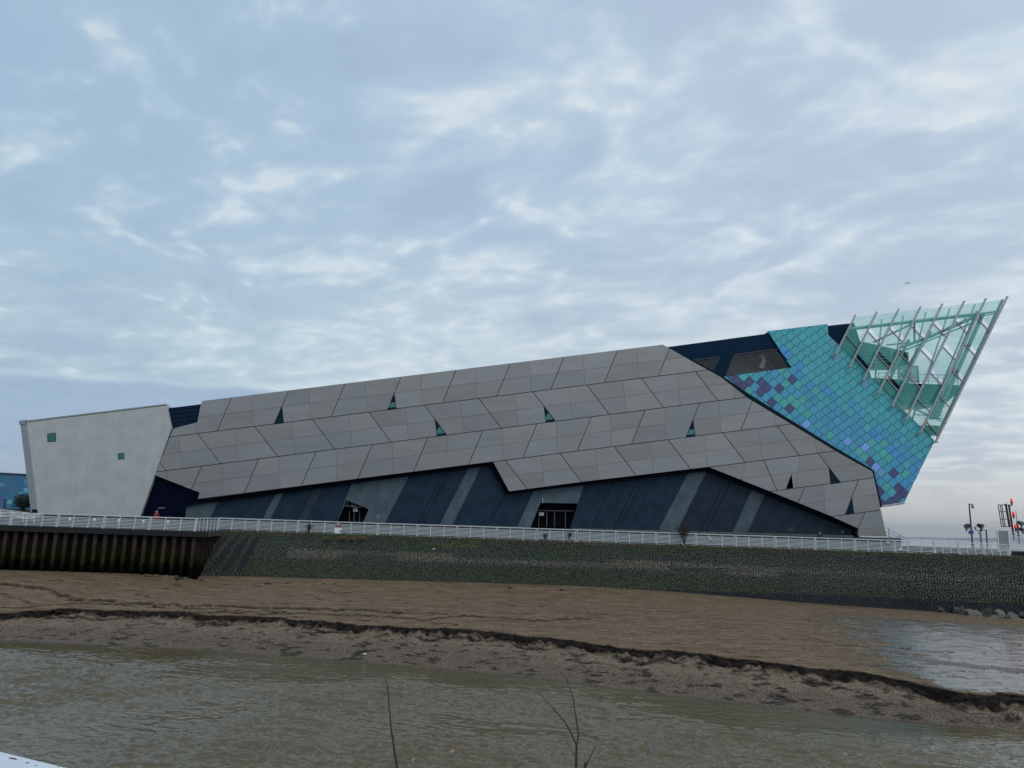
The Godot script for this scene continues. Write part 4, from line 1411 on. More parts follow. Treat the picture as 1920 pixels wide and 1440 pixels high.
# ------------------------------------------------------------------ railings
func rail_run(label: String, a: Vector3, b: Vector3, panels: int, lean := 0.0, mid := 2) -> Node3D:
	var root := thing("railing", label, "railing")
	var white := mat("white_paint", lin(0.70, 0.74, 0.77), 0.45)
	var d := (b - a) / panels
	var dn := d.normalized()
	var ln := dn * lean
	var post := MB.new()
	for s in [-0.07, 0.07]:
		post.bar(dn * s, Vector3(0, 1.12, 0) + ln + dn * s, 0.05, 0.11)
		post.box(dn * s + Vector3(-0.05, -0.06, -0.02), dn * s + Vector3(0.05, 0.02, 0.09))
	var post_mesh := post.mesh()
	var mid_mb := MB.new()
	mid_mb.bar(Vector3.ZERO, Vector3(0, 1.1, 0) + ln, 0.045, 0.08)
	mid_mb.box(Vector3(-0.05, -0.06, -0.02), Vector3(0.05, 0.02, 0.09))
	var mid_mesh := mid_mb.mesh()
	var bars := MB.new()
	for r in 7:
		var y := 0.13 + r * 0.128
		bars.bar(ln * (y / 1.12) + dn * 0.1 + Vector3(0, y, 0), d - dn * 0.1 + ln * (y / 1.12) + Vector3(0, y, 0), 0.048, 0.048)
	var bars_mesh := bars.mesh()
	var top := MB.new()
	top.bar(ln + Vector3(0, 1.15, 0) + dn * 0.0, d + ln + Vector3(0, 1.15, 0) - dn * 0.012, 0.075, 0.12)
	var top_mesh := top.mesh()
	var put := func(called: String, m: Mesh, at: Vector3):
		var o := MeshInstance3D.new()
		o.name = called
		o.mesh = m
		o.material_override = white
		o.position = at
		root.add_child(o, true)
	for k in panels:
		put.call("handrail", top_mesh, a + d * k)
		put.call("rail_bars", bars_mesh, a + d * k)
		for m in mid:
			put.call("slim_post", mid_mesh, a + d * (k + (m + 1.0) / (mid + 1)))
	for k in panels + 1:
		put.call("double_post", post_mesh, a + d * k)
	return root

func railings():
	var edge := mat("pale_edging", lin(0.44, 0.44, 0.38), 0.8, 0.0, ntex(256, 0.05, 4, 190, 0.75, 1.0), Vector3(0.4, 0.4, 0.4))
	rail_run("long white horizontal-bar railing along the top of the mossy slope", Vector3(-29.9, 0.06, -80.15), Vector3(44.3, 0.06, -80.15), 18)
	rail_run("white railing with raked posts at the right end against open water", Vector3(44.36, 0.06, -80.15), Vector3(52.0, 0.02, -80.15), 3, -0.16, 2)
	rail_run("white railing on the sheet pile quay at the left", Vector3(-53.7, -0.06, -70.4), Vector3(-28.9, 0.0, -71.75), 6, 0.06)
	rail_run("short white railing turning back at the quay corner", Vector3(-28.95, 0.0, -71.9), Vector3(-29.9, 0.04, -79.9), 2, 0.0, 2)
	var e := MB.new()
	e.box(Vector3(-29.7, -0.16, -80.4), Vector3(52.3, 0.045, -80.02))
	struct("path_edging", e, edge, "pale concrete edging strip under the long railing")
	var e2 := MB.new()
	e2.bar(Vector3(-54.4, -0.05, -70.62), Vector3(-29.1, -0.02, -71.95), 0.14, 0.3, Vector3(0, 0, 1))
	struct("path_edging", e2, edge, "pale concrete edging strip under the quay railing")
	# ramp at far left with its own railing
	var rr := thing("ramp_railing", "white ramp railing sloping down behind the quay railing", "railing")
	var white: Material = mats["white_paint"]
	for k in 6:
		var m := MB.new()
		var dy := k * 2.6
		m.bar(U(-90, 947 + dy, -78.0), U(0, 954.5 + dy, -78.0), 0.06, 0.06)
		m.bar(U(0, 954.5 + dy, -78.0), U(80 - k * 4, 965.5 + dy * 0.55, -78.0), 0.06, 0.06)
		part("ramp_rail", m, white, rr)
	for x in [-60, -30, 0, 22, 44, 64]:
		var m := MB.new()
		var y: float = 954.5 + x * (0.083 if x < 0 else 0.14)
		m.bar(U(x, y, -78.0), U(x, y + 18, -78.0), 0.07, 0.07)
		part("ramp_post", m, white, rr)
	var rb := MB.new()
	rb.prism(P2([-120, 962, 0, 969, 82, 978, 82, 992, -120, 985], -78.2), -78.2, -80.0, true)
	struct("ramp", rb, mats["pale_paving"], "pale ramp behind the quay railing")
	# outside stair at the right corner of the building
	var stair := thing("stair_railing", "slim grey stair handrail beside the right foot of the building", "railing")
	var gs := mat("galvanised", lin(0.30, 0.32, 0.34), 0.45, 0.4)
	for k in 3:
		var m := MB.new()
		m.tube(U(1660, 988.5 + k * 7, -92), U(1706, 1014 + k * 4, -92), 0.035, 0.035, 6)
		part("stair_rail", m, gs, stair)
	for e3 in [[1666.5, 991, 1667, 1016], [1686, 1002.5, 1686.5, 1018]]:
		var m := MB.new()
		m.tube(U(e3[0], e3[1], -92), U(e3[2], e3[3], -92), 0.05, 0.05, 6)
		part("stair_post", m, gs, stair)
	var sb := MB.new()
	sb.prism(P2([1664, 1008.5, 1690, 1009, 1690, 1028, 1664, 1028], -90), -90, -92, true)
	solo("stair_block", sb, mat("grey_block", lin(0.14, 0.17, 0.19), 0.8, 0.0, ntex(128, 0.05, 3, 191, 0.8, 1.0)), "low grey concrete stair block at the right foot of the building", "stair block")

# ------------------------------------------------------------------ poles, lights, signals at the right
func quay_objects():
	var pole_m := mat("grey_blue_pole", lin(0.075, 0.085, 0.12), 0.5, 0.2)
	var black := mat("floodlight_black", lin(0.018, 0.020, 0.022), 0.45)
	var lens := mat("floodlight_glass", lin(0.22, 0.24, 0.24), 0.15)
	var z := -83.0
	var flood := func(parent: Node, at: Vector3, w: float, h: float, yaw: float, tilt: float):
		var m := MB.new()
		var B := Basis(Vector3.UP, yaw) * Basis(Vector3.RIGHT, tilt)
		var T := Transform3D(B, at)
		# tapered housing: big glass front, small back
		var f := [T * Vector3(-w, -h, 0.10), T * Vector3(w, -h, 0.10), T * Vector3(w, h, 0.10), T * Vector3(-w, h, 0.10)]
		var g := [T * Vector3(-w * 0.55, -h * 0.55, -0.42), T * Vector3(w * 0.55, -h * 0.55, -0.42), T * Vector3(w * 0.55, h * 0.55, -0.42), T * Vector3(-w * 0.55, h * 0.55, -0.42)]
		m.quad(f[0], f[1], f[2], f[3]); m.quad(g[1], g[0], g[3], g[2])
		for k in 4:
			var k1 := (k + 1) % 4
			m.quad(g[k], g[k1], f[k1], f[k])
		var o := part("floodlight_head", m, black, parent)
		var l := MB.new()
		l.boxt(Transform3D(B, T * Vector3(0, 0, 0.112)), Vector3(w * 0.88, h * 0.88, 0.008))
		part("floodlight_glass", l, lens, o)
		var y := MB.new()
		y.bar(at + Vector3(0, -h - 0.28, -0.1), at + Vector3(0, -h * 0.3, -0.1), 0.14, 0.1)
		part("floodlight_yoke", y, black, parent)
	# camera pole with blue sign
	var a := thing("camera_pole", "tall grey pole with dome camera and blue arrow sign on the promenade", "pole", U(1824.6, 1034, z))
	var o0 := a.position
	var m := MB.new()
	m.tube(Vector3.ZERO, U(1817, 944, z) - o0, 0.10, 0.07, 10)
	part("pole", m, pole_m, a)
	m = MB.new()
	m.tube(U(1817, 945.6, z) - o0, U(1824, 946, z) - o0, 0.045, 0.045, 8)
	part("camera_arm", m, pole_m, a)
	m = MB.new()
	m.tube(U(1823.7, 946, z) - o0, U(1823.7, 949, z) - o0, 0.09, 0.15, 10)
	m.ball(U(1823.8, 950.6, z) - o0, Vector3(0.16, 0.16, 0.16))
	part("dome_camera", m, mat("camera_grey", lin(0.30, 0.31, 0.31), 0.3), a)
	m = MB.new()
	m.prism(P2([1813.6, 998, 1815.6, 995.2, 1824.3, 995.2, 1824.3, 1001, 1815.6, 1001], z), z + 0.14, z + 0.10, true)
	for k in m.v.size():
		m.v[k] -= o0
	var sg := part("blue_sign", m, mat("sign_blue", lin(0.020, 0.045, 0.20), 0.4), a)
	m = MB.new()
	for e in [[1817, 997.4, 1822.5, 997.6], [1817, 999.2, 1821, 999.4]]:
		m.bar(U(e[0], e[1], z + 0.15) - o0, U(e[2], e[3], z + 0.15) - o0, 0.03, 0.01)
	part("sign_lettering", m, mat("sign_pale", lin(0.12, 0.16, 0.34), 0.6), sg)
	m = MB.new()
	m.bar(U(1819.5, 993.5, z) - o0, U(1812, 993.3, z) - o0, 0.06, 0.06)
	part("floodlight_arm", m, pole_m, a)
	flood.call(a, U(1812.8, 987, z) - o0, 0.26, 0.20, -1.0, 0.55)
	# double post with crossbar and floodlight
	var b := thing("light_frame", "low twin-post frame with crossbar, black floodlight and small lamp beside the blue sign pole", "light frame", U(1840.5, 1034, z))
	o0 = b.position
	for e in [[1840.3, 1034, 1838.2, 992], [1852, 1034, 1849, 993.4]]:
		m = MB.new()
		m.tube(U(e[0], e[1], z) - o0, U(e[2], e[3], z) - o0, 0.075, 0.07, 8)
		part("post", m, pole_m, b)
	m = MB.new()
	m.tube(U(1829, 994.5, z) - o0, U(1849, 994.5, z) - o0, 0.03, 0.03, 6)
	part("crossbar", m, pole_m, b)
	flood.call(b, U(1840.6, 986.8, z) - o0, 0.36, 0.26, 0.7, 0.35)
	m = MB.new()
	m.tube(U(1829.5, 994, z) - o0, U(1828.6, 990.5, z) - o0, 0.05, 0.09, 8)
	m.ball(U(1828.7, 989.6, z) - o0, Vector3(0.11, 0.17, 0.12))
	part("small_lamp", m, mat("camera_grey", Color.WHITE), b)
	m = MB.new()
	m.box(U(1837.3, 999.8, z) - o0 + Vector3(-0.11, -0.15, -0.05), U(1837.3, 999.8, z) - o0 + Vector3(0.11, 0.17, 0.12))
	part("junction_box", m, mat("camera_grey", Color.WHITE), b)
	# signal mast with three red lights and a ladder-like daymark
	var z2 := -84.5
	var s := thing("signal_mast", "dark signal mast with three red navigation lights and a lattice board", "signal mast", U(1901.5, 1012, z2))
	o0 = s.position
	var dark := mat("mast_dark", lin(0.035, 0.038, 0.042), 0.5, 0.2)
	m = MB.new()
	m.bar(U(1885.6, 944.5, z2) - o0, U(1893.2, 988.5, z2) - o0, 0.16, 0.16)
	part("mast_leg", m, dark, s)
	m = MB.new()
	m.bar(U(1891.5, 946, z2) - o0, U(1901.5, 1012, z2) - o0, 0.14, 0.14)
	part("mast_leg", m, dark, s)
	m = MB.new()
	for e in [[1871.5, 946.4, 1897, 947.2], [1873, 959.5, 1888, 959.2], [1875.5, 973.3, 1891, 973.2], [1877.5, 987.3, 1893, 987.5], [1893, 975.6, 1897.5, 975.6]]:
		m.bar(U(e[0], e[1], z2) - o0, U(e[2], e[3], z2) - o0, 0.075, 0.075)
	for e in [[1871.6, 946.4, 1877.7, 987.3], [1875.5, 947, 1881.6, 987.5], [1878.5, 947, 1884.6, 987.5]]:
		m.bar(U(e[0], e[1], z2) - o0, U(e[2], e[3], z2) - o0, 0.065, 0.065)
	part("lattice_board", m, dark, s)
	var red := mat("red_signal_lens", lin(0.62, 0.07, 0.06), 0.3)
	red.emission_enabled = true
	red.emission = Color(1.0, 0.16, 0.12)
	red.emission_energy_multiplier = 0.2
	for e in [[1896.5, 938], [1900, 962.3], [1904, 986.7]]:
		var g := MB.new()
		g.tube(U(e[0] + 0.9, e[1] + 9.5, z2) - o0, U(e[0] + 0.3, e[1] + 2.5, z2) - o0, 0.07, 0.15, 10)
		g.bar(U(e[0] + 1.0, e[1] + 10.5, z2) - o0, U(e[0] - 3.6, e[1] + 10.5, z2) - o0, 0.045, 0.045)
		var ho := part("lamp_body", g, mat("lamp_grey", lin(0.07, 0.075, 0.08), 0.5), s)
		var r := MB.new()
		r.tube(U(e[0] + 0.3, e[1] + 2.5, z2) - o0, U(e[0], e[1] - 1.5, z2) - o0, 0.125, 0.125, 10, true)
		r.ball(U(e[0], e[1] - 1.4, z2) - o0, Vector3(0.125, 0.10, 0.125), 10, 6)
		part("red_light", r, red, ho)
		var om := OmniLight3D.new()
		om.name = "red_lamp_light"
		om.light_color = Color(1.0, 0.12, 0.08)
		om.light_energy = 0.25
		om.light_size = 0.1
		om.omni_range = 30.0
		om.omni_attenuation = 2.0
		om.shadow_enabled = true
		s.add_child(om, true)
		om.position = U(e[0], e[1], z2) - o0 + Vector3(0, 0, 0.35)
	# grey mast with two floodlights at the frame edge
	var f2 := thing("floodlight_mast", "slim grey mast with two floodlights at the right edge", "light mast", U(1911.5, 1020, z2 + 1))
	o0 = f2.position
	m = MB.new()
	m.tube(Vector3.ZERO, U(1907, 978, z2 + 1) - o0, 0.11, 0.09, 10); m.tube(U(1907, 978, z2 + 1) - o0, U(1904.6, 957, z2 + 1) - o0, 0.035, 0.025, 8)
	part("pole", m, pole_m, f2)
	m = MB.new()
	m.tube(U(1908, 981, z2 + 1) - o0, U(1914, 981, z2 + 1) - o0, 0.04, 0.04, 6); m.tube(U(1908.5, 990, z2 + 1) - o0, U(1916, 993, z2 + 1) - o0, 0.04, 0.04, 6)
	part("lamp_arm", m, pole_m, f2)
	flood.call(f2, U(1916, 981.5, z2 + 1) - o0, 0.34, 0.16, 0.3, 0.5)
	flood.call(f2, U(1918.5, 993.5, z2 + 1) - o0, 0.34, 0.17, 0.4, 0.4)
	# pier with grey gate and bar fence
	var z3 := -82.2
	m = MB.new()
	var pr := U(1889, 1034, z3)
	m.box(Vector3(pr.x, -8, z3 - 20), Vector3(pr.x + 40, pr.y, z3 - 0.35))
	m.box(Vector3(U(1872, 1034, z3).x, pr.y - 0.7, z3 - 20), Vector3(pr.x - 0.003, pr.y, z3 - 0.6))
	solo("lock_pier", m, mat("pier_concrete", lin(0.055, 0.065, 0.08), 0.85, 0.0, ntex(256, 0.02, 5, 200, 0.4, 1.0), Vector3(0.4, 0.15, 0.4)), "dark stained concrete pier at the right end of the slope", "pier")
	var g2 := thing("pier_gate", "flat pale grey steel gate panel at the end of the railing", "gate", U(1880, 1034, z3))
	o0 = g2.position
	m = MB.new()
	m.prism(P2([1869.8, 995.2, 1890.4, 995.4, 1891.2, 1034, 1873.2, 1033.5], z3), z3 + 0.04, z3 - 0.04, true)
	for k in m.v.size():
		m.v[k] -= o0
	part("gate_panel", m, mat("pale_grey_panel", lin(0.30, 0.32, 0.34), 0.5, 0.0, ntex(128, 0.03, 4, 201, 0.8, 1.0)), g2)
	m = MB.new()
	m.bar(U(1869.5, 995, z3) - o0, U(1873, 1034, z3) - o0, 0.12, 0.14); m.bar(U(1890.6, 995, z3 + 0.05) - o0, U(1894, 1039, z3 + 0.05) - o0, 0.13, 0.14)
	part("gate_post", m, mats["white_paint"], g2)
	var f3 := thing("pier_fence", "white bar fence on the pier at the right edge", "fence", U(1905, 1033, z3))
	o0 = f3.position
	m = MB.new()
	m.bar(U(1891, 995.5, z3) - o0, U(1935, 1008, z3) - o0, 0.05, 0.05); m.bar(U(1891.5, 1002, z3) - o0, U(1935, 1012.5, z3) - o0, 0.05, 0.05); m.bar(U(1894, 1032, z3) - o0, U(1940, 1033, z3) - o0, 0.06, 0.06)
	part("fence_rail", m, mats["white_paint"], f3)
	for k in 16:
		m = MB.new()
		var x := 1893.0 + k * 2.75
		m.bar(U(x, 1003 + k * 0.65, z3 + 0.0) - o0, U(x + 1.6, 1032.3, z3) - o0, 0.05, 0.04)
		part("fence_bar", m, mats["white_paint"], f3)
	for x in [1896, 1905, 1914, 1923]:
		m = MB.new()
		m.bar(U(x, 996.7 + (x - 1896) * 0.29, z3) - o0, U(x + 0.4, 1003.4 + (x - 1896) * 0.25, z3) - o0, 0.05, 0.05)
		part("fence_upright", m, mats["white_paint"], f3)

# ------------------------------------------------------------------ far left: tiled shed and tree
func far_left():
	var zl := -150.0
	var sh := thing("tiled_hall", "far low hall clad in blue and purple squares at left edge", "building")
	var base := MB.new()
	base.prism(P2([-160, 878, 0, 887, 75, 891.5, 75, 962, -160, 955], zl - 0.2), zl - 0.2, zl - 25, true)
	part("hall_wall", base, mat("hall_blue", lin(0.055, 0.16, 0.28), 0.5), sh)
	var rng := RandomNumberGenerator.new()
	rng.seed = 123
	var cols := [Color(0.10, 0.32, 0.45), Color(0.05, 0.19, 0.34), Color(0.06, 0.21, 0.36), Color(0.045, 0.24, 0.31), Color(0.10, 0.16, 0.36), Color(0.17, 0.46, 0.62)]
	var hm := mat("hall_panel", Color(1, 1, 1), 0.4, 0.0, null, Vector3.ONE, false, true)
	for r in 8:
		for c in 19:
			var x := -100 + c * 9.1 - r * 0.5
			var y := 881.0 + x * 0.055 + r * 8.1 + 7.0
			if y > 951:
				continue
			var m := MB.new()
			var k := rng.randi() % 8
			m.col = cols[[0, 1, 1, 2, 2, 3, 4, 5][k]]
			m.prism(P2([x, y, x + 8.9, y + 0.5, x + 8.9, y + 8.4, x, y + 7.9], zl), zl, zl - 0.18)
			part("wall_panel", m, hm, sh)
	var rf := MB.new()
	rf.bar(U(-160, 877.5, zl + 0.1), U(75, 891, zl + 0.1), 0.18, 0.4)
	part("roof_edge", rf, mat("roof_edge_dark", lin(0.03, 0.06, 0.09), 0.5), sh)
	var pl := MB.new()
	pl.prism(P2([-160, 947, 0, 953, 75, 957, 75, 972, -160, 965], zl + 0.1), zl + 0.1, zl - 1, true)
	part("hall_plinth", pl, mat("hall_plinth", lin(0.04, 0.05, 0.055), 0.7), sh)
	# slim dark bollard lamp
	var b := MB.new()
	b.tube(U(8, 955, -120), U(9.5, 938, -120), 0.13, 0.13, 8); b.tube(U(9.5, 938, -120), U(9.6, 936.5, -120), 0.2, 0.2, 8)
	solo("lamp_column", b, mat("lamp_dark", lin(0.015, 0.017, 0.02), 0.5), "short dark lamp column in front of the blue hall", "lamp")
	# round evergreen tree
	var t := thing("evergreen_tree", "small round dark evergreen tree beside the white wing", "tree", U(42, 962, -108))
	var o := t.position
	var tr := MB.new()
	tr.tube(Vector3(0, -0.5, 0), Vector3(0.05, 1.4, 0), 0.16, 0.1, 8)
	for k in 6:
		var a := k * 1.05
		tr.tube(Vector3(0.05, 1.0 + k * 0.15, 0), Vector3(cos(a) * 0.9, 1.9 + k * 0.12, sin(a) * 0.9), 0.06, 0.02, 5)
	part("trunk", tr, mat("bark", lin(0.05, 0.04, 0.03), 0.9), t)
	var lf := MB.new()
	for k in 2600:
		var d := Vector3(rng.randfn(), rng.randfn(), rng.randfn()).normalized()
		var rr := pow(rng.randf(), 0.4)
		var lump := 0.8 + 0.25 * sin(d.x * 5 + d.y * 3) * cos(d.z * 4 + d.y * 5)
		var p := Vector3(0, 1.55, 0) + d * Vector3(1.65, 1.45, 1.5) * rr * lump
		var u := Vector3(rng.randfn(), rng.randfn(), rng.randfn()).normalized() * rng.randf_range(0.07, 0.13)
		var w := u.cross(d).normalized() * rng.randf_range(0.05, 0.09)
		var g := rng.randf_range(0.6, 1.5)
		lf.col = Color(0.020 * g, 0.042 * g, 0.024 * g)
		lf.tri(p - u, p + w, p + u); lf.tri(p - u, p + u, p - w)
	part("crown", lf, mat("evergreen_leaf", Color(1, 1, 1), 0.6, 0.0, null, Vector3.ONE, false, true), t)

# ------------------------------------------------------------------ things close to the camera
func twig(m: MB, pts: Array, r0: float, r1: float):
	for i in pts.size() - 1:
		m.tube(pts[i], pts[i + 1], lerpf(r0, r1, float(i) / (pts.size() - 1)), lerpf(r0, r1, float(i + 1) / (pts.size() - 1)), 7)
func near_things():
	# bank on this side, below the frame
	var bk := MB.new()
	bk.quad(Vector3(-60, 0, 30), Vector3(60, 0, 30), Vector3(60, 0, -1.3), Vector3(-60, 0, -1.3))
	bk.quad(Vector3(-60, 0, -1.3), Vector3(60, 0, -1.3), Vector3(60, -0.5, -3.6), Vector3(-60, -0.5, -3.6))
	bk.quad(Vector3(-60, -0.5, -3.6), Vector3(60, -0.5, -3.6), Vector3(60, -8, -13.5), Vector3(-60, -8, -13.5))
	for k in range(0, bk.v.size(), 3):
		pass
	struct("near_bank", bk, mat("near_soil", lin(0.07, 0.06, 0.045), 0.95, 0.0, ntex(256, 0.04, 4, 210, 0.6, 1.0)), "rough earth bank under the viewpoint")
	# white rail in the lower left corner
	var rail := thing("near_rail", "close flat white painted rail with rust specks in the lower left corner", "railing")
	var A := UY(0, 1405, 1.12)
	var B := UY(145, 1440, 1.12)
	var d := (B - A).normalized()
	var side := d.cross(Vector3.UP).normalized()
	if side.z < 0:
		side = -side
	var m := MB.new()
	var p0 := A - d * 2.2
	var p1 := A + d * 2.6
	var prof := [Vector2(0, -0.05), Vector2(0, -0.012), Vector2(0.004, -0.003), Vector2(0.012, 0), Vector2(0.128, 0), Vector2(0.137, -0.003), Vector2(0.14, -0.012), Vector2(0.14, -0.05)]
	for k in prof.size():
		var a: Vector2 = prof[k]
		var b: Vector2 = prof[(k + 1) % prof.size()]
		var f := func(q: Vector2, e: Vector3) -> Vector3: return e + side * q.x + Vector3(0, q.y, 0)
		m.quad(f.call(b, p0), f.call(a, p0), f.call(a, p1), f.call(b, p1))
	var wm := mat("near_white_paint", lin(0.74, 0.78, 0.82), 0.4, 0.0, ntex(256, 0.02, 3, 211, 0.93, 1.0), Vector3(2, 2, 2))
	part("rail_top", m, wm, rail)
	for k in [0.2, 2.0, 3.9]:
		var ps := MB.new()
		var q: Vector3 = p0 + d * k + side * 0.07
		ps.box(q + Vector3(-0.03, -1.12, -0.03), q + Vector3(0.03, -0.045, 0.03))
		part("rail_post", ps, wm, rail)
	var rs := MB.new()
	var rng := RandomNumberGenerator.new()
	rng.seed = 4
	for e in [[24, 1422, 0.006], [30, 1424, 0.003], [52, 1430, 0.004], [67, 1435, 0.003], [18, 1421, 0.003], [110, 1437, 0.002]]:
		var c := UY(e[0], e[1], 1.1203)
		var pv := PackedVector3Array()
		for k in 9:
			var rr: float = e[2] * rng.randf_range(0.5, 1.1)
			pv.append(c + d * cos(TAU * k / 9) * rr * 1.4 + side * sin(TAU * k / 9) * rr * 0.8)
		for k in 9:
			rs.tri(c, pv[k], pv[(k + 1) % 9])
			rs.tri(c, pv[(k + 1) % 9], pv[k])
	part("rust_specks", rs, mat("rust_speck", lin(0.24, 0.19, 0.15), 0.9), rail)
	# bare stems on the near bank
	var bark := mat("twig_bark", lin(0.045, 0.034, 0.030), 0.7)
	var z := -3.0
	var s1 := thing("leafless_plant", "single thin dark bare stem rising left of the branched one", "twig")
	m = MB.new()
	twig(m, [U(776, 1620, z), U(757, 1500, z), U(745, 1440, z), U(740, 1412, z), U(734, 1370, z), U(730, 1330, z - 0.02), U(727, 1286, z - 0.04)], 0.0052, 0.0022)
	twig(m, [U(727, 1296, z - 0.035), U(725, 1281, z - 0.05)], 0.0012, 0.0007)
	part("stem", m, bark, s1)
	var s2 := thing("leafless_plant", "bare branched stem with forked thin twigs at bottom centre", "twig")
	m = MB.new()
	twig(m, [U(1082, 1620, z), U(1081, 1500, z), U(1080, 1440, z), U(1081, 1398, z)], 0.0062, 0.0040)
	part("stem", m, bark, s2)
	for e in [[[1081, 1398], [1072, 1377], [1060, 1354], [1042, 1334], [1024, 1313], [1008, 1297]], [[1081, 1398], [1084.5, 1380], [1081, 1350], [1077, 1328], [1074, 1305], [1066, 1285], [1061, 1266]], [[1096, 1440], [1104, 1425], [1111, 1411], [1117, 1398]], [[1079, 1418], [1070, 1402], [1058, 1388]], [[1117, 1398], [1116, 1390], [1113, 1382]]]:
		m = MB.new()
		var pts := []
		for q in e:
			pts.append(U(q[0], q[1], z - 0.01 * pts.size()))
		var thin: bool = e.size() < 4
		twig(m, pts, 0.0014 if thin else 0.0036, 0.0008 if thin else 0.0011)
		part("twig", m, bark, s2)
	m = MB.new()
	twig(m, [U(1085, 1520, z), U(1091, 1448, z), U(1096, 1440, z)], 0.004, 0.0036)
	m.tube(U(1096, 1436, z), U(1100, 1430, z), 0.007, 0.006, 7)
	part("twig", m, bark, s2)
	m = MB.new()
	m.tube(U(1061.5, 1270, z - 0.06), U(1060.6, 1264, z - 0.06), 0.0022, 0.0012, 6)
	part("bud", m, mat("pale_bud", lin(0.36, 0.34, 0.30), 0.8), s2)

# ------------------------------------------------------------------ rocks, plants, people, birds, litter
func rock(seed_n: int, size: Vector3) -> MB:
	var nn := noise(1.0, 3, seed_n)
	var m := MB.new()
	var nu := 14
	var nv := 9
	var f := func(i: int, j: int) -> Vector3:
		var th := PI * j / nv
		var ph := TAU * (i % nu) / nu
		var d := Vector3(sin(th) * cos(ph), cos(th), -sin(th) * sin(ph))
		var r: float = 0.85 + nn.get_noise_3d(d.x * 0.9 + seed_n, d.y * 0.9, d.z * 0.9) * 0.75
		# knock flats into it
		for q in 3:
			var pn := Vector3(sin(seed_n * 1.7 + q * 2.1), 0.5 + 0.4 * cos(q + seed_n), cos(seed_n * 0.9 + q * 2.4)).normalized()
			var h := d.dot(pn) * r
			if h > 0.62:
				r *= 0.62 / h
		return d * r * size
	for j in nv:
		for i in nu:
			m.quad(f.call(i, j + 1), f.call(i + 1, j + 1), f.call(i + 1, j), f.call(i, j))
	return m

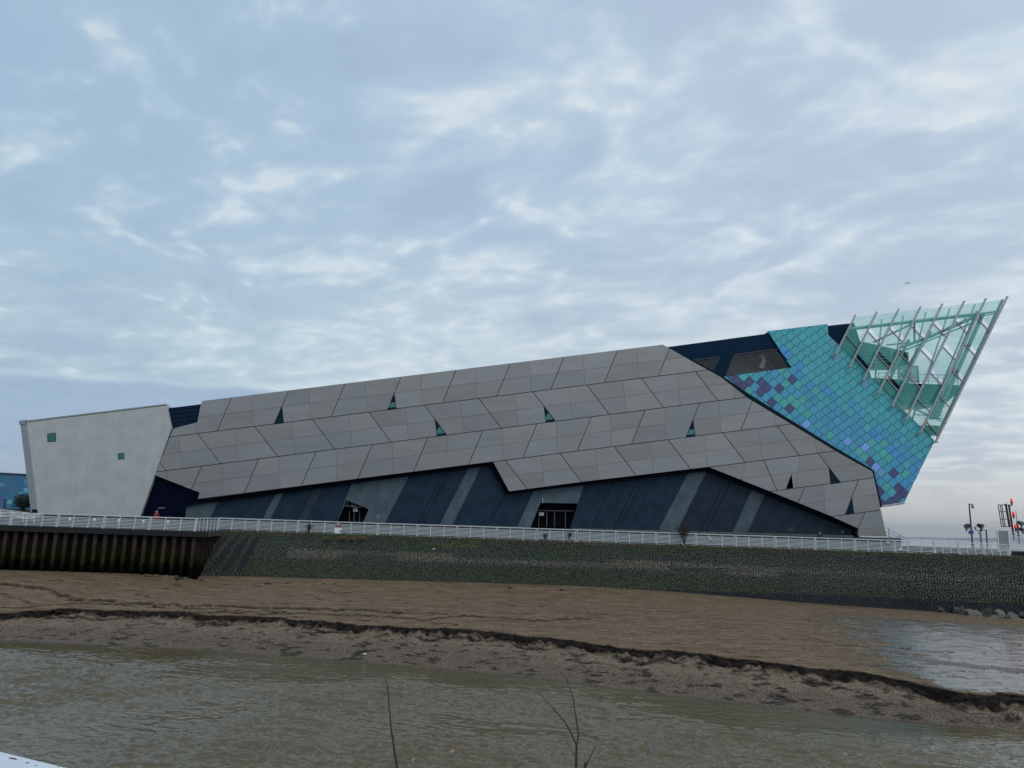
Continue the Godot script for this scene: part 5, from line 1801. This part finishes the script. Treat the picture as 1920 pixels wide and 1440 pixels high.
func small_things():
	# boulders along the foot of the slope, right half
	var pale := mat("pale_rock", lin(0.30, 0.27, 0.22), 0.8, 0.0, ntex(256, 0.03, 5, 220, 0.5, 1.0), Vector3(0.9, 0.9, 0.9))
	var wet := mat("wet_black_rock", lin(0.014, 0.017, 0.022), 0.45)
	var grey := mat("grey_rock", lin(0.10, 0.095, 0.085), 0.75, 0.0, ntex(256, 0.03, 5, 221, 0.5, 1.0), Vector3(0.9, 0.9, 0.9))
	# [px, py of the base, width px, height px, kind, label]
	var bs := [
		[1485, 1124, 13, 5, 0, "flat pale boulder leading the row at the foot of the slope"],
		[1531, 1129, 11, 5, 0, "small pale boulder between two flat ones left of the black gap"],
		[1572, 1132, 15, 6, 0, "flat pale boulder just left of the first black boulder"],
		[1597, 1135, 19, 10, 1, "first black wet boulder from the left in the toe row"],
		[1616, 1135, 17, 8, 0, "pale pointed boulder right of the first black boulder"],
		[1637, 1137, 22, 9, 0, "wide pale boulder in the middle of the toe row"],
		[1657, 1136, 13, 8, 1, "small black wet boulder left of the muddy flats sheen"],
		[1672, 1139, 15, 6, 0, "low pale boulder right of the small black boulder"],
		[1700, 1140, 22, 6, 0, "long low pale boulder half sunk in mud"],
		[1735, 1143, 24, 6, 0, "long flat pale boulder before the grey pointed one"],
		[1763, 1147, 20, 12, 2, "grey pointed boulder standing above its neighbours"],
		[1791, 1150, 17, 13, 1, "black upright boulder beside the big pale wedge"],
		[1806, 1152, 20, 14, 2, "grey wedge boulder right of the black upright one"],
		[1828, 1155, 26, 13, 0, "big pale wedge boulder near the right edge"],
		[1850, 1156, 23, 14, 2, "broad grey boulder between two pale wedges"],
		[1874, 1158, 26, 14, 0, "pale sloping boulder third from the right edge"],
		[1897, 1160, 22, 13, 0, "pale boulder second from the right edge"],
		[1917, 1159, 22, 15, 1, "black boulder cut by the right edge"]]
	for k in bs.size():
		var b: Array = bs[k]
		var ctr := on_mud(b[0], b[1]) + Vector3(0, 0.10, 0.15)
		var sc: float = -ctr.z / F
		var o := part(numbered("boulder"), rock(300 + k * 7, Vector3(b[2] * sc * 0.66, b[3] * sc * 0.95, b[2] * sc * 0.5)), [pale, wet, grey][b[4]], self)
		o.position = ctr
		tag(o, b[5], "boulder", "boulders along the foot of the stone slope")
	# weedy stones on the mud
	var weed := mat("weedy_rock", lin(0.030, 0.052, 0.022), 0.85, 0.0, ntex(128, 0.06, 4, 222, 0.4, 1.0), Vector3(2, 2, 2))
	var gs := [[335, 1084, 18, 5, "low weedy green mound on the mud below the sheet piles"], [502, 1096, 14, 7, "pointed weedy green stone on the mud near the slope"], [538, 1095, 10, 4, "small weedy stone right of the pointed one"], [957, 1103, 13, 6, "round weedy stone on the mud below the middle of the slope"], [1055, 1107, 12, 5, "flat dark stone right of the round weedy one"], [1009, 1105, 8, 3, "tiny pale-topped stone between two weedy ones"], [607, 1094, 6, 3, "tiny dark stone left of a similar one on upper mud"], [629, 1094, 5, 3, "tiny dark leaning stone on upper mud"], [1343, 1121, 8, 5, "small pale chunk at the slope foot right of centre"]]
	for k in gs.size():
		var b: Array = gs[k]
		var ctr := on_mud(b[0], b[1]) - Vector3(0, 0.03, 0)
		var sc: float = -ctr.z / F
		var o := part(numbered("weedy_stone" if k < 5 else "mud_stone"), rock(500 + k * 5, Vector3(b[2] * sc * 0.62, b[3] * sc * 0.7, b[2] * sc * 0.6)), weed if k < 5 else (pale if k in [5, 8] else grey), self)
		o.position = ctr
		tag(o, b[4], "stone", "stones lying on the mud")
	# litter
	var lit := mat("white_litter", lin(0.75, 0.75, 0.74), 0.6)
	var ls := [[770, 1111, -4.9, "tiny white scrap on the upper mud"], [684, 1228, -6.3, "white bottle on the lower mud above the water"], [813, 1030, -1.0, "white scrap caught high on the stone slope"]]
	for k in 3:
		var e: Array = ls[k]
		var p := UY(e[0], e[1], e[2])
		if k == 2:
			p = U(e[0], e[1], -78.2)
		var m := MB.new()
		var s := 0.16 if k != 1 else 0.11
		if k == 1:
			m.tube(Vector3(-0.11, 0.05, 0), Vector3(0.08, 0.05, 0.04), 0.045, 0.045, 10); m.tube(Vector3(0.08, 0.05, 0.04), Vector3(0.13, 0.05, 0.05), 0.045, 0.016, 10)
		else:
			m.quad(Vector3(-s, 0, s * 0.4), Vector3(0, 0.05, s * 0.5), Vector3(s * 0.2, 0.09, 0), Vector3(-s * 0.8, 0.05, -s * 0.3))
			m.quad(Vector3(0, 0.05, s * 0.5), Vector3(s, 0.02, s * 0.3), Vector3(s * 0.9, 0.10, -s * 0.2), Vector3(s * 0.2, 0.09, 0))
		var o := part(numbered("bottle" if k == 1 else "litter_scrap"), m, lit, self)
		o.position = p
		tag(o, e[3], "bottle" if k == 1 else "litter")
	# bollard globe lights behind the quay railing
	var globes := ["first", "second", "third", "fourth", "fifth"]
	for k in 5:
		var x := 131.0 + k * 46.0
		var p := U(x, 973.5 + k * 1.4, -76.0)
		var b := thing("bollard_light", "small white globe light behind quay railing, %s from the left" % globes[k], "bollard light", Vector3(p.x, 0, p.z), "globe lights behind the quay railing")
		var m := MB.new()
		m.tube(Vector3.ZERO, Vector3(0, p.y - 0.1, 0), 0.06, 0.06, 8)
		part("bollard_post", m, mats["galvanised"], b)
		m = MB.new()
		m.ball(Vector3(0, p.y, 0), Vector3(0.15, 0.15, 0.15), 10, 7)
		part("globe", m, mat("white_globe", lin(0.85, 0.86, 0.85), 0.35), b)
	# notice board on the railing, white and red
	var nb := thing("railing_notice", "white and red notice fixed to the long railing below the first doorway", "sign", U(634, 994, -80.05))
	var q := nb.position
	var m2 := MB.new()
	m2.prism(P2([627, 988, 641.5, 988, 641.5, 993, 634, 996, 642, 1000, 627.5, 1000], -80.0), -79.98, -80.02, true)
	for k in m2.v.size():
		m2.v[k] -= q
	part("notice_sheet", m2, mats["white_globe"], nb)
	m2 = MB.new()
	m2.prism(P2([629, 984.5, 640.5, 985, 640.5, 989.5, 628.5, 989], -79.97), -79.96, -79.978, true)
	for k in m2.v.size():
		m2.v[k] -= q
	part("notice_band", m2, mat("notice_red", lin(0.25, 0.12, 0.13), 0.6), nb)
	plants()
	people()
	birds()

func plants():
	var rng := RandomNumberGenerator.new()
	rng.seed = 61
	var bark := mat("bush_bark", lin(0.040, 0.030, 0.026), 0.85)
	for e in [[1283, 1022, 38, 1.0, "bare round bush with fine branches in front of the long railing"], [578, 1003, 22, 0.55, "thin leafless shrub by the railing left of the notice"], [1022, 1014, 14, 0.5, "wispy leafless shrub by the railing left of its twin"], [1067, 1013, 16, 0.5, "wispy leafless shrub by the railing right of its twin"]]:
		var base := U(e[0], e[1], -79.6)
		var b := thing("bare_bush", e[4], "bush", base, "leafless bushes along the railing")
		var h: float = e[2] * 79.6 / F * 1.0
		var m := MB.new()
		var stems := int(16 * e[3]) + 3
		for k in stems:
			var a := rng.randf() * TAU
			var sp := rng.randf_range(0.1, 0.42)
			var p0 := Vector3.ZERO
			var dir := Vector3(cos(a) * sp, 1.0, sin(a) * sp * 0.6).normalized()
			var p1 := p0 + dir * h * rng.randf_range(0.35, 0.5)
			m.tube(p0, p1, 0.022, 0.014, 5, false)
			for w in 4:
				var d2 := (dir + Vector3(rng.randfn(), rng.randf_range(-0.2, 0.5), rng.randfn()) * 0.5).normalized()
				var p2 := p1 + d2 * h * rng.randf_range(0.25, 0.48)
				m.tube(p1, p2, 0.012, 0.007, 4, false)
				for v in 3:
					var d3 := (d2 + Vector3(rng.randfn(), rng.randfn(), rng.randfn()) * 0.55).normalized()
					m.tube(p2.lerp(p1, rng.randf() * 0.5), p2 + d3 * h * rng.randf_range(0.08, 0.22), 0.007, 0.004, 3, false)
		part("branches", m, bark, b)
	# rough grass along the crest, dry tufts near the notice
	var g := MB.new()
	for k in 5200:
		var x := rng.randf_range(-30.5, 53.0)
		var dens := 0.45 + 0.55 * sin(x * 0.35 + 1.0) * cos(x * 0.11)
		if x > -30 and x < 4:
			dens += 0.4
		if rng.randf() > dens:
			continue
		var zz := -79.95 + rng.randf() * 0.9
		var y := -(zz + 80.05) * 0.56
		var hgt := rng.randf_range(0.06, 0.20)
		var c := Color(0.050, 0.060, 0.018) if rng.randf() < 0.6 else Color(0.10, 0.085, 0.040)
		var sc := rng.randf_range(0.6, 1.3)
		g.col = Color(c.r * sc, c.g * sc, c.b * sc)
		var w := rng.randf_range(0.01, 0.025)
		var ln := Vector3(rng.randfn() * 0.06, hgt, rng.randfn() * 0.05 + 0.03)
		var p := Vector3(x, y, zz)
		g.tri(p - Vector3(w, 0, 0), p + Vector3(w, 0, 0), p + ln)
	var go := part(numbered("verge_grass"), g, mat("grass_blade", Color(1, 1, 1), 0.8, 0.0, null, Vector3.ONE, false, true), self)
	tag(go, "rough short grass growing along the crest of the stone slope", "grass")
	go.set_meta("kind", "stuff")
	var ti := 0
	for e in [[613, 1012, "first dry straw tuft on the crest, left end of the cluster"], [641, 1010, "dry straw tuft directly below the white and red notice"], [659, 1012, "tall dry straw tuft right of the notice"], [679, 1010, "dry straw tuft at the right end of the cluster"], [450, 1010, "small yellow grass tuft near the quay corner"]]:
		var base := U(e[0], e[1], -79.2)
		var m := MB.new()
		for k in 150:
			var a := rng.randf() * TAU
			var rr := rng.randf() * 0.32
			var p := Vector3(cos(a) * rr, -0.12, sin(a) * rr)
			var sc := rng.randf_range(0.6, 1.3)
			m.col = Color(0.24 * sc, 0.185 * sc, 0.085 * sc) if ti < 4 else Color(0.14 * sc, 0.13 * sc, 0.05 * sc)
			var d := Vector3(cos(a) * rng.randf() * 0.32, rng.randf_range(0.2, 0.5), sin(a) * 0.2 + 0.12)
			m.tri(p - Vector3(0.02, 0, 0), p + Vector3(0.02, 0, 0), p + d)
		var o := part(numbered("straw_tuft"), m, mats["grass_blade"], self)
		o.position = base
		tag(o, e[2], "grass tuft", "straw tufts on the crest")
		ti += 1

# smooth-blended capsules meshed with surface nets
func field_mesh(bones: Array, lo: Vector3, hi: Vector3, cell: float, k := 0.045) -> MB:
	var nx := int((hi.x - lo.x) / cell) + 2
	var ny := int((hi.y - lo.y) / cell) + 2
	var nz := int((hi.z - lo.z) / cell) + 2
	var val := PackedFloat32Array()
	val.resize(nx * ny * nz)
	for z in nz:
		for y in ny:
			for x in nx:
				var p := lo + Vector3(x, y, z) * cell
				var d := 1.0
				for b in bones:
					var a: Vector3 = b[0]
					var ab: Vector3 = b[1] - a
					var t := clampf((p - a).dot(ab) / maxf(ab.length_squared(), 1e-6), 0, 1)
					var e: float = (p - a - ab * t).length() - lerpf(b[2], b[3], t)
					var h := maxf(k - absf(d - e), 0.0) / k
					d = minf(d, e) - h * h * k * 0.25
				val[(z * ny + y) * nx + x] = d
	var vert := {}
	var m := MB.new()
	var vp := PackedVector3Array()
	for z in nz - 1:
		for y in ny - 1:
			for x in nx - 1:
				var s := Vector3.ZERO
				var c := 0
				var base := (z * ny + y) * nx + x
				for e in [[0, 0, 0, 1, 0, 0], [0, 1, 0, 1, 1, 0], [0, 0, 1, 1, 0, 1], [0, 1, 1, 1, 1, 1], [0, 0, 0, 0, 1, 0], [1, 0, 0, 1, 1, 0], [0, 0, 1, 0, 1, 1], [1, 0, 1, 1, 1, 1], [0, 0, 0, 0, 0, 1], [1, 0, 0, 1, 0, 1], [0, 1, 0, 0, 1, 1], [1, 1, 0, 1, 1, 1]]:
					var v0 := val[base + (e[2] * ny + e[1]) * nx + e[0]]
					var v1 := val[base + (e[5] * ny + e[4]) * nx + e[3]]
					if (v0 < 0) != (v1 < 0):
						var t := v0 / (v0 - v1)
						s += Vector3(e[0], e[1], e[2]).lerp(Vector3(e[3], e[4], e[5]), t)
						c += 1
				if c:
					vert[base] = vp.size()
					vp.append(lo + (Vector3(x, y, z) + s / c) * cell)
	for z in range(1, nz - 1):
		for y in range(1, ny - 1):
			for x in range(1, nx - 1):
				var base := (z * ny + y) * nx + x
				var v0 := val[base] < 0
				for ax in 3:
					var st: int = [1, nx, nx * ny][ax]
					if v0 == (val[base + st] < 0):
						continue
					var o1: int = [nx, nx * ny, 1][ax]
					var o2: int = [nx * ny, 1, nx][ax]
					var i0 = vert.get(base); var i1 = vert.get(base - o1); var i2 = vert.get(base - o1 - o2); var i3 = vert.get(base - o2)
					if i0 == null or i1 == null or i2 == null or i3 == null:
						continue
					if v0:
						m.quad(vp[i0], vp[i1], vp[i2], vp[i3])
					else:
						m.quad(vp[i3], vp[i2], vp[i1], vp[i0])
	return m

func people():
	# [base position, facing, coat colour, label, head colour]
	var skin := Color(0.42, 0.27, 0.20)
	var list := [
		[U(291, 985, -76.5), 0.9, Color(0.30, 0.022, 0.035), "person in a red hooded coat walking behind the quay railing", Color(0.33, 0.10, 0.09), 0.0],
		[U(1538, 1018, -83.0), -0.7, Color(0.014, 0.016, 0.022), "person in a dark coat walking behind the railing at right", Color(0.34, 0.29, 0.26), 0.05]]
	for k in 2:
		var e: Array = list[k]
		var gy: float = e[5]
		var o := thing("person", e[3], "person", Vector3(e[0].x, gy, e[0].z))
		o.rotation.y = e[1]
		var body := [
			[Vector3(0.09, 0.90, 0), Vector3(0.10, 0.50, 0.10), 0.085, 0.06], [Vector3(0.10, 0.50, 0.10), Vector3(0.10, 0.09, 0.02), 0.055, 0.042], [Vector3(0.10, 0.05, 0.0), Vector3(0.11, 0.04, 0.16), 0.045, 0.035],
			[Vector3(-0.09, 0.90, 0), Vector3(-0.10, 0.49, -0.05), 0.085, 0.06], [Vector3(-0.10, 0.49, -0.05), Vector3(-0.10, 0.10, -0.20), 0.055, 0.042], [Vector3(-0.10, 0.07, -0.22), Vector3(-0.11, 0.03, -0.07), 0.045, 0.035],
			[Vector3(0, 0.92, 0), Vector3(0, 1.20, 0.01), 0.14, 0.13], [Vector3(-0.12, 1.36, 0), Vector3(0.12, 1.36, 0), 0.09, 0.09], [Vector3(0, 1.40, 0), Vector3(0, 1.50, 0.02), 0.06, 0.055],
			[Vector3(0, 1.56, 0.02), Vector3(0, 1.62, 0.03), 0.085, 0.092], [Vector3(0, 1.58, 0.11), Vector3(0, 1.575, 0.125), 0.02, 0.012],
			[Vector3(0.19, 1.36, 0), Vector3(0.24, 1.08, -0.06), 0.05, 0.042], [Vector3(0.24, 1.08, -0.06), Vector3(0.22, 0.86, 0.04), 0.04, 0.03], [Vector3(0.22, 0.86, 0.04), Vector3(0.21, 0.77, 0.07), 0.032, 0.02],
			[Vector3(-0.19, 1.36, 0), Vector3(-0.24, 1.08, 0.06), 0.05, 0.042], [Vector3(-0.24, 1.08, 0.06), Vector3(-0.22, 0.86, 0.14), 0.04, 0.03], [Vector3(-0.22, 0.86, 0.14), Vector3(-0.21, 0.78, 0.18), 0.032, 0.02]]
		var m := field_mesh(body, Vector3(-0.36, -0.05, -0.36), Vector3(0.36, 1.78, 0.32), 0.03)
		for i in m.v.size():
			m.c[i] = skin if m.v[i].y > 1.44 or (m.v[i].y < 0.88 and absf(m.v[i].x) > 0.175 and m.v[i].y > 0.7) else Color(0.03, 0.033, 0.045)
		part("body", m, mat("person_skin_cloth", Color(1, 1, 1), 0.8, 0.0, null, Vector3.ONE, false, true), o)
		var coat := [[Vector3(0, 0.78, 0), Vector3(0, 1.15, 0.01), 0.19, 0.165], [Vector3(-0.13, 1.37, 0), Vector3(0.13, 1.37, 0), 0.11, 0.11], [Vector3(0, 1.15, 0.01), Vector3(0, 1.38, 0), 0.165, 0.14],
			[Vector3(0.19, 1.36, 0), Vector3(0.25, 1.08, -0.06), 0.075, 0.062], [Vector3(0.25, 1.08, -0.06), Vector3(0.225, 0.88, 0.04), 0.06, 0.05], [Vector3(-0.19, 1.36, 0), Vector3(-0.25, 1.08, 0.06), 0.075, 0.062], [Vector3(-0.25, 1.08, 0.06), Vector3(-0.225, 0.88, 0.14), 0.06, 0.05]]
		var cm := field_mesh(coat, Vector3(-0.38, 0.5, -0.3), Vector3(0.38, 1.56, 0.3), 0.035)
		part("coat", cm, mat("coat_red" if k == 0 else "coat_dark", lin(e[2].r, e[2].g, e[2].b), 0.8), o)
		var hm := MB.new()
		hm.ball(Vector3(0, 1.635, -0.012 if k else -0.02), Vector3(0.102, 0.098, 0.105) if k else Vector3(0.13, 0.135, 0.125), 12, 8)
		var hc: Color = e[4]
		part("hair" if k else "hood", hm, mat("hair_grey" if k else "hood_red", lin(hc.r, hc.g, hc.b), 0.85), o)

func birds():
	# gull in the sky
	var p := U(1702, 531, -70.0)
	var g := thing("flying_gull", "dark distant gull flying above the glass prow", "bird", p)
	var m := MB.new()
	m.ball(Vector3.ZERO, Vector3(0.20, 0.05, 0.06), 10, 6)
	m.tube(Vector3(0.17, 0.0, 0), Vector3(0.29, 0.01, 0), 0.035, 0.012, 6)
	m.tube(Vector3(-0.15, 0, 0), Vector3(-0.30, 0.01, 0), 0.04, 0.055, 6)
	var gm := mat("gull_grey", lin(0.20, 0.21, 0.23), 0.7)
	g.scale = Vector3.ONE * 0.8
	part("body", m, gm, g)
	for s in [-1.0, 1.0]:
		m = MB.new()
		var a := Vector3(0.02, 0.02, 0.04 * s)
		var b := Vector3(0.05, 0.13, 0.30 * s)
		var c := Vector3(-0.12 - 0.10 * s, 0.05, 0.62 * s)
		for pr in [[a, b, 0.09, 0.075], [b, c, 0.075, 0.015]]:
			var x := Vector3(1, 0, 0)
			var q: Vector3 = pr[0]; var r: Vector3 = pr[1]
			m.quad(q - x * pr[2], q + x * pr[2], r + x * pr[3], r - x * pr[3])
			m.quad(q - x * pr[2] - Vector3(0, 0.012, 0), r - x * pr[3] - Vector3(0, 0.006, 0), r + x * pr[3] - Vector3(0, 0.006, 0), q + x * pr[2] - Vector3(0, 0.012, 0))
		part("wing", m, gm, g)
	g.rotation = Vector3(0.1, 0.5, 0.2)
	# white gulls resting by the railing
	var wm := mat("gull_white", lin(0.75, 0.75, 0.74), 0.7)
	for e in [[1333, 1013, "white gull perched at the railing right of the bare bush"], [1667, 1020, "white gull at the railing below the building's right corner"]]:
		var q := U(e[0], e[1], -79.9)
		var o := thing("perched_gull", e[2], "bird", q, "white gulls by the railing")
		m = MB.new()
		m.ball(Vector3(0, 0.12, 0), Vector3(0.19, 0.085, 0.085), 10, 7)
		m.ball(Vector3(-0.17, 0.23, 0), Vector3(0.06, 0.055, 0.05), 8, 6)
		m.tube(Vector3(-0.13, 0.15, 0), Vector3(-0.165, 0.22, 0), 0.05, 0.04, 8)
		m.tube(Vector3(-0.21, 0.23, 0), Vector3(-0.28, 0.21, 0), 0.018, 0.006, 6)
		part("body", m, wm, o)
		m = MB.new()
		m.ball(Vector3(0.05, 0.145, 0), Vector3(0.19, 0.055, 0.092), 10, 6)
		part("folded_wings", m, mat("gull_mantle", lin(0.36, 0.38, 0.40), 0.7), o)
		m = MB.new()
		for s in [-0.03, 0.03]:
			m.tube(Vector3(0, -0.02, s), Vector3(0, 0.06, s), 0.01, 0.01, 5)
		part("legs", m, mat("gull_leg", lin(0.35, 0.2, 0.15), 0.7), o)
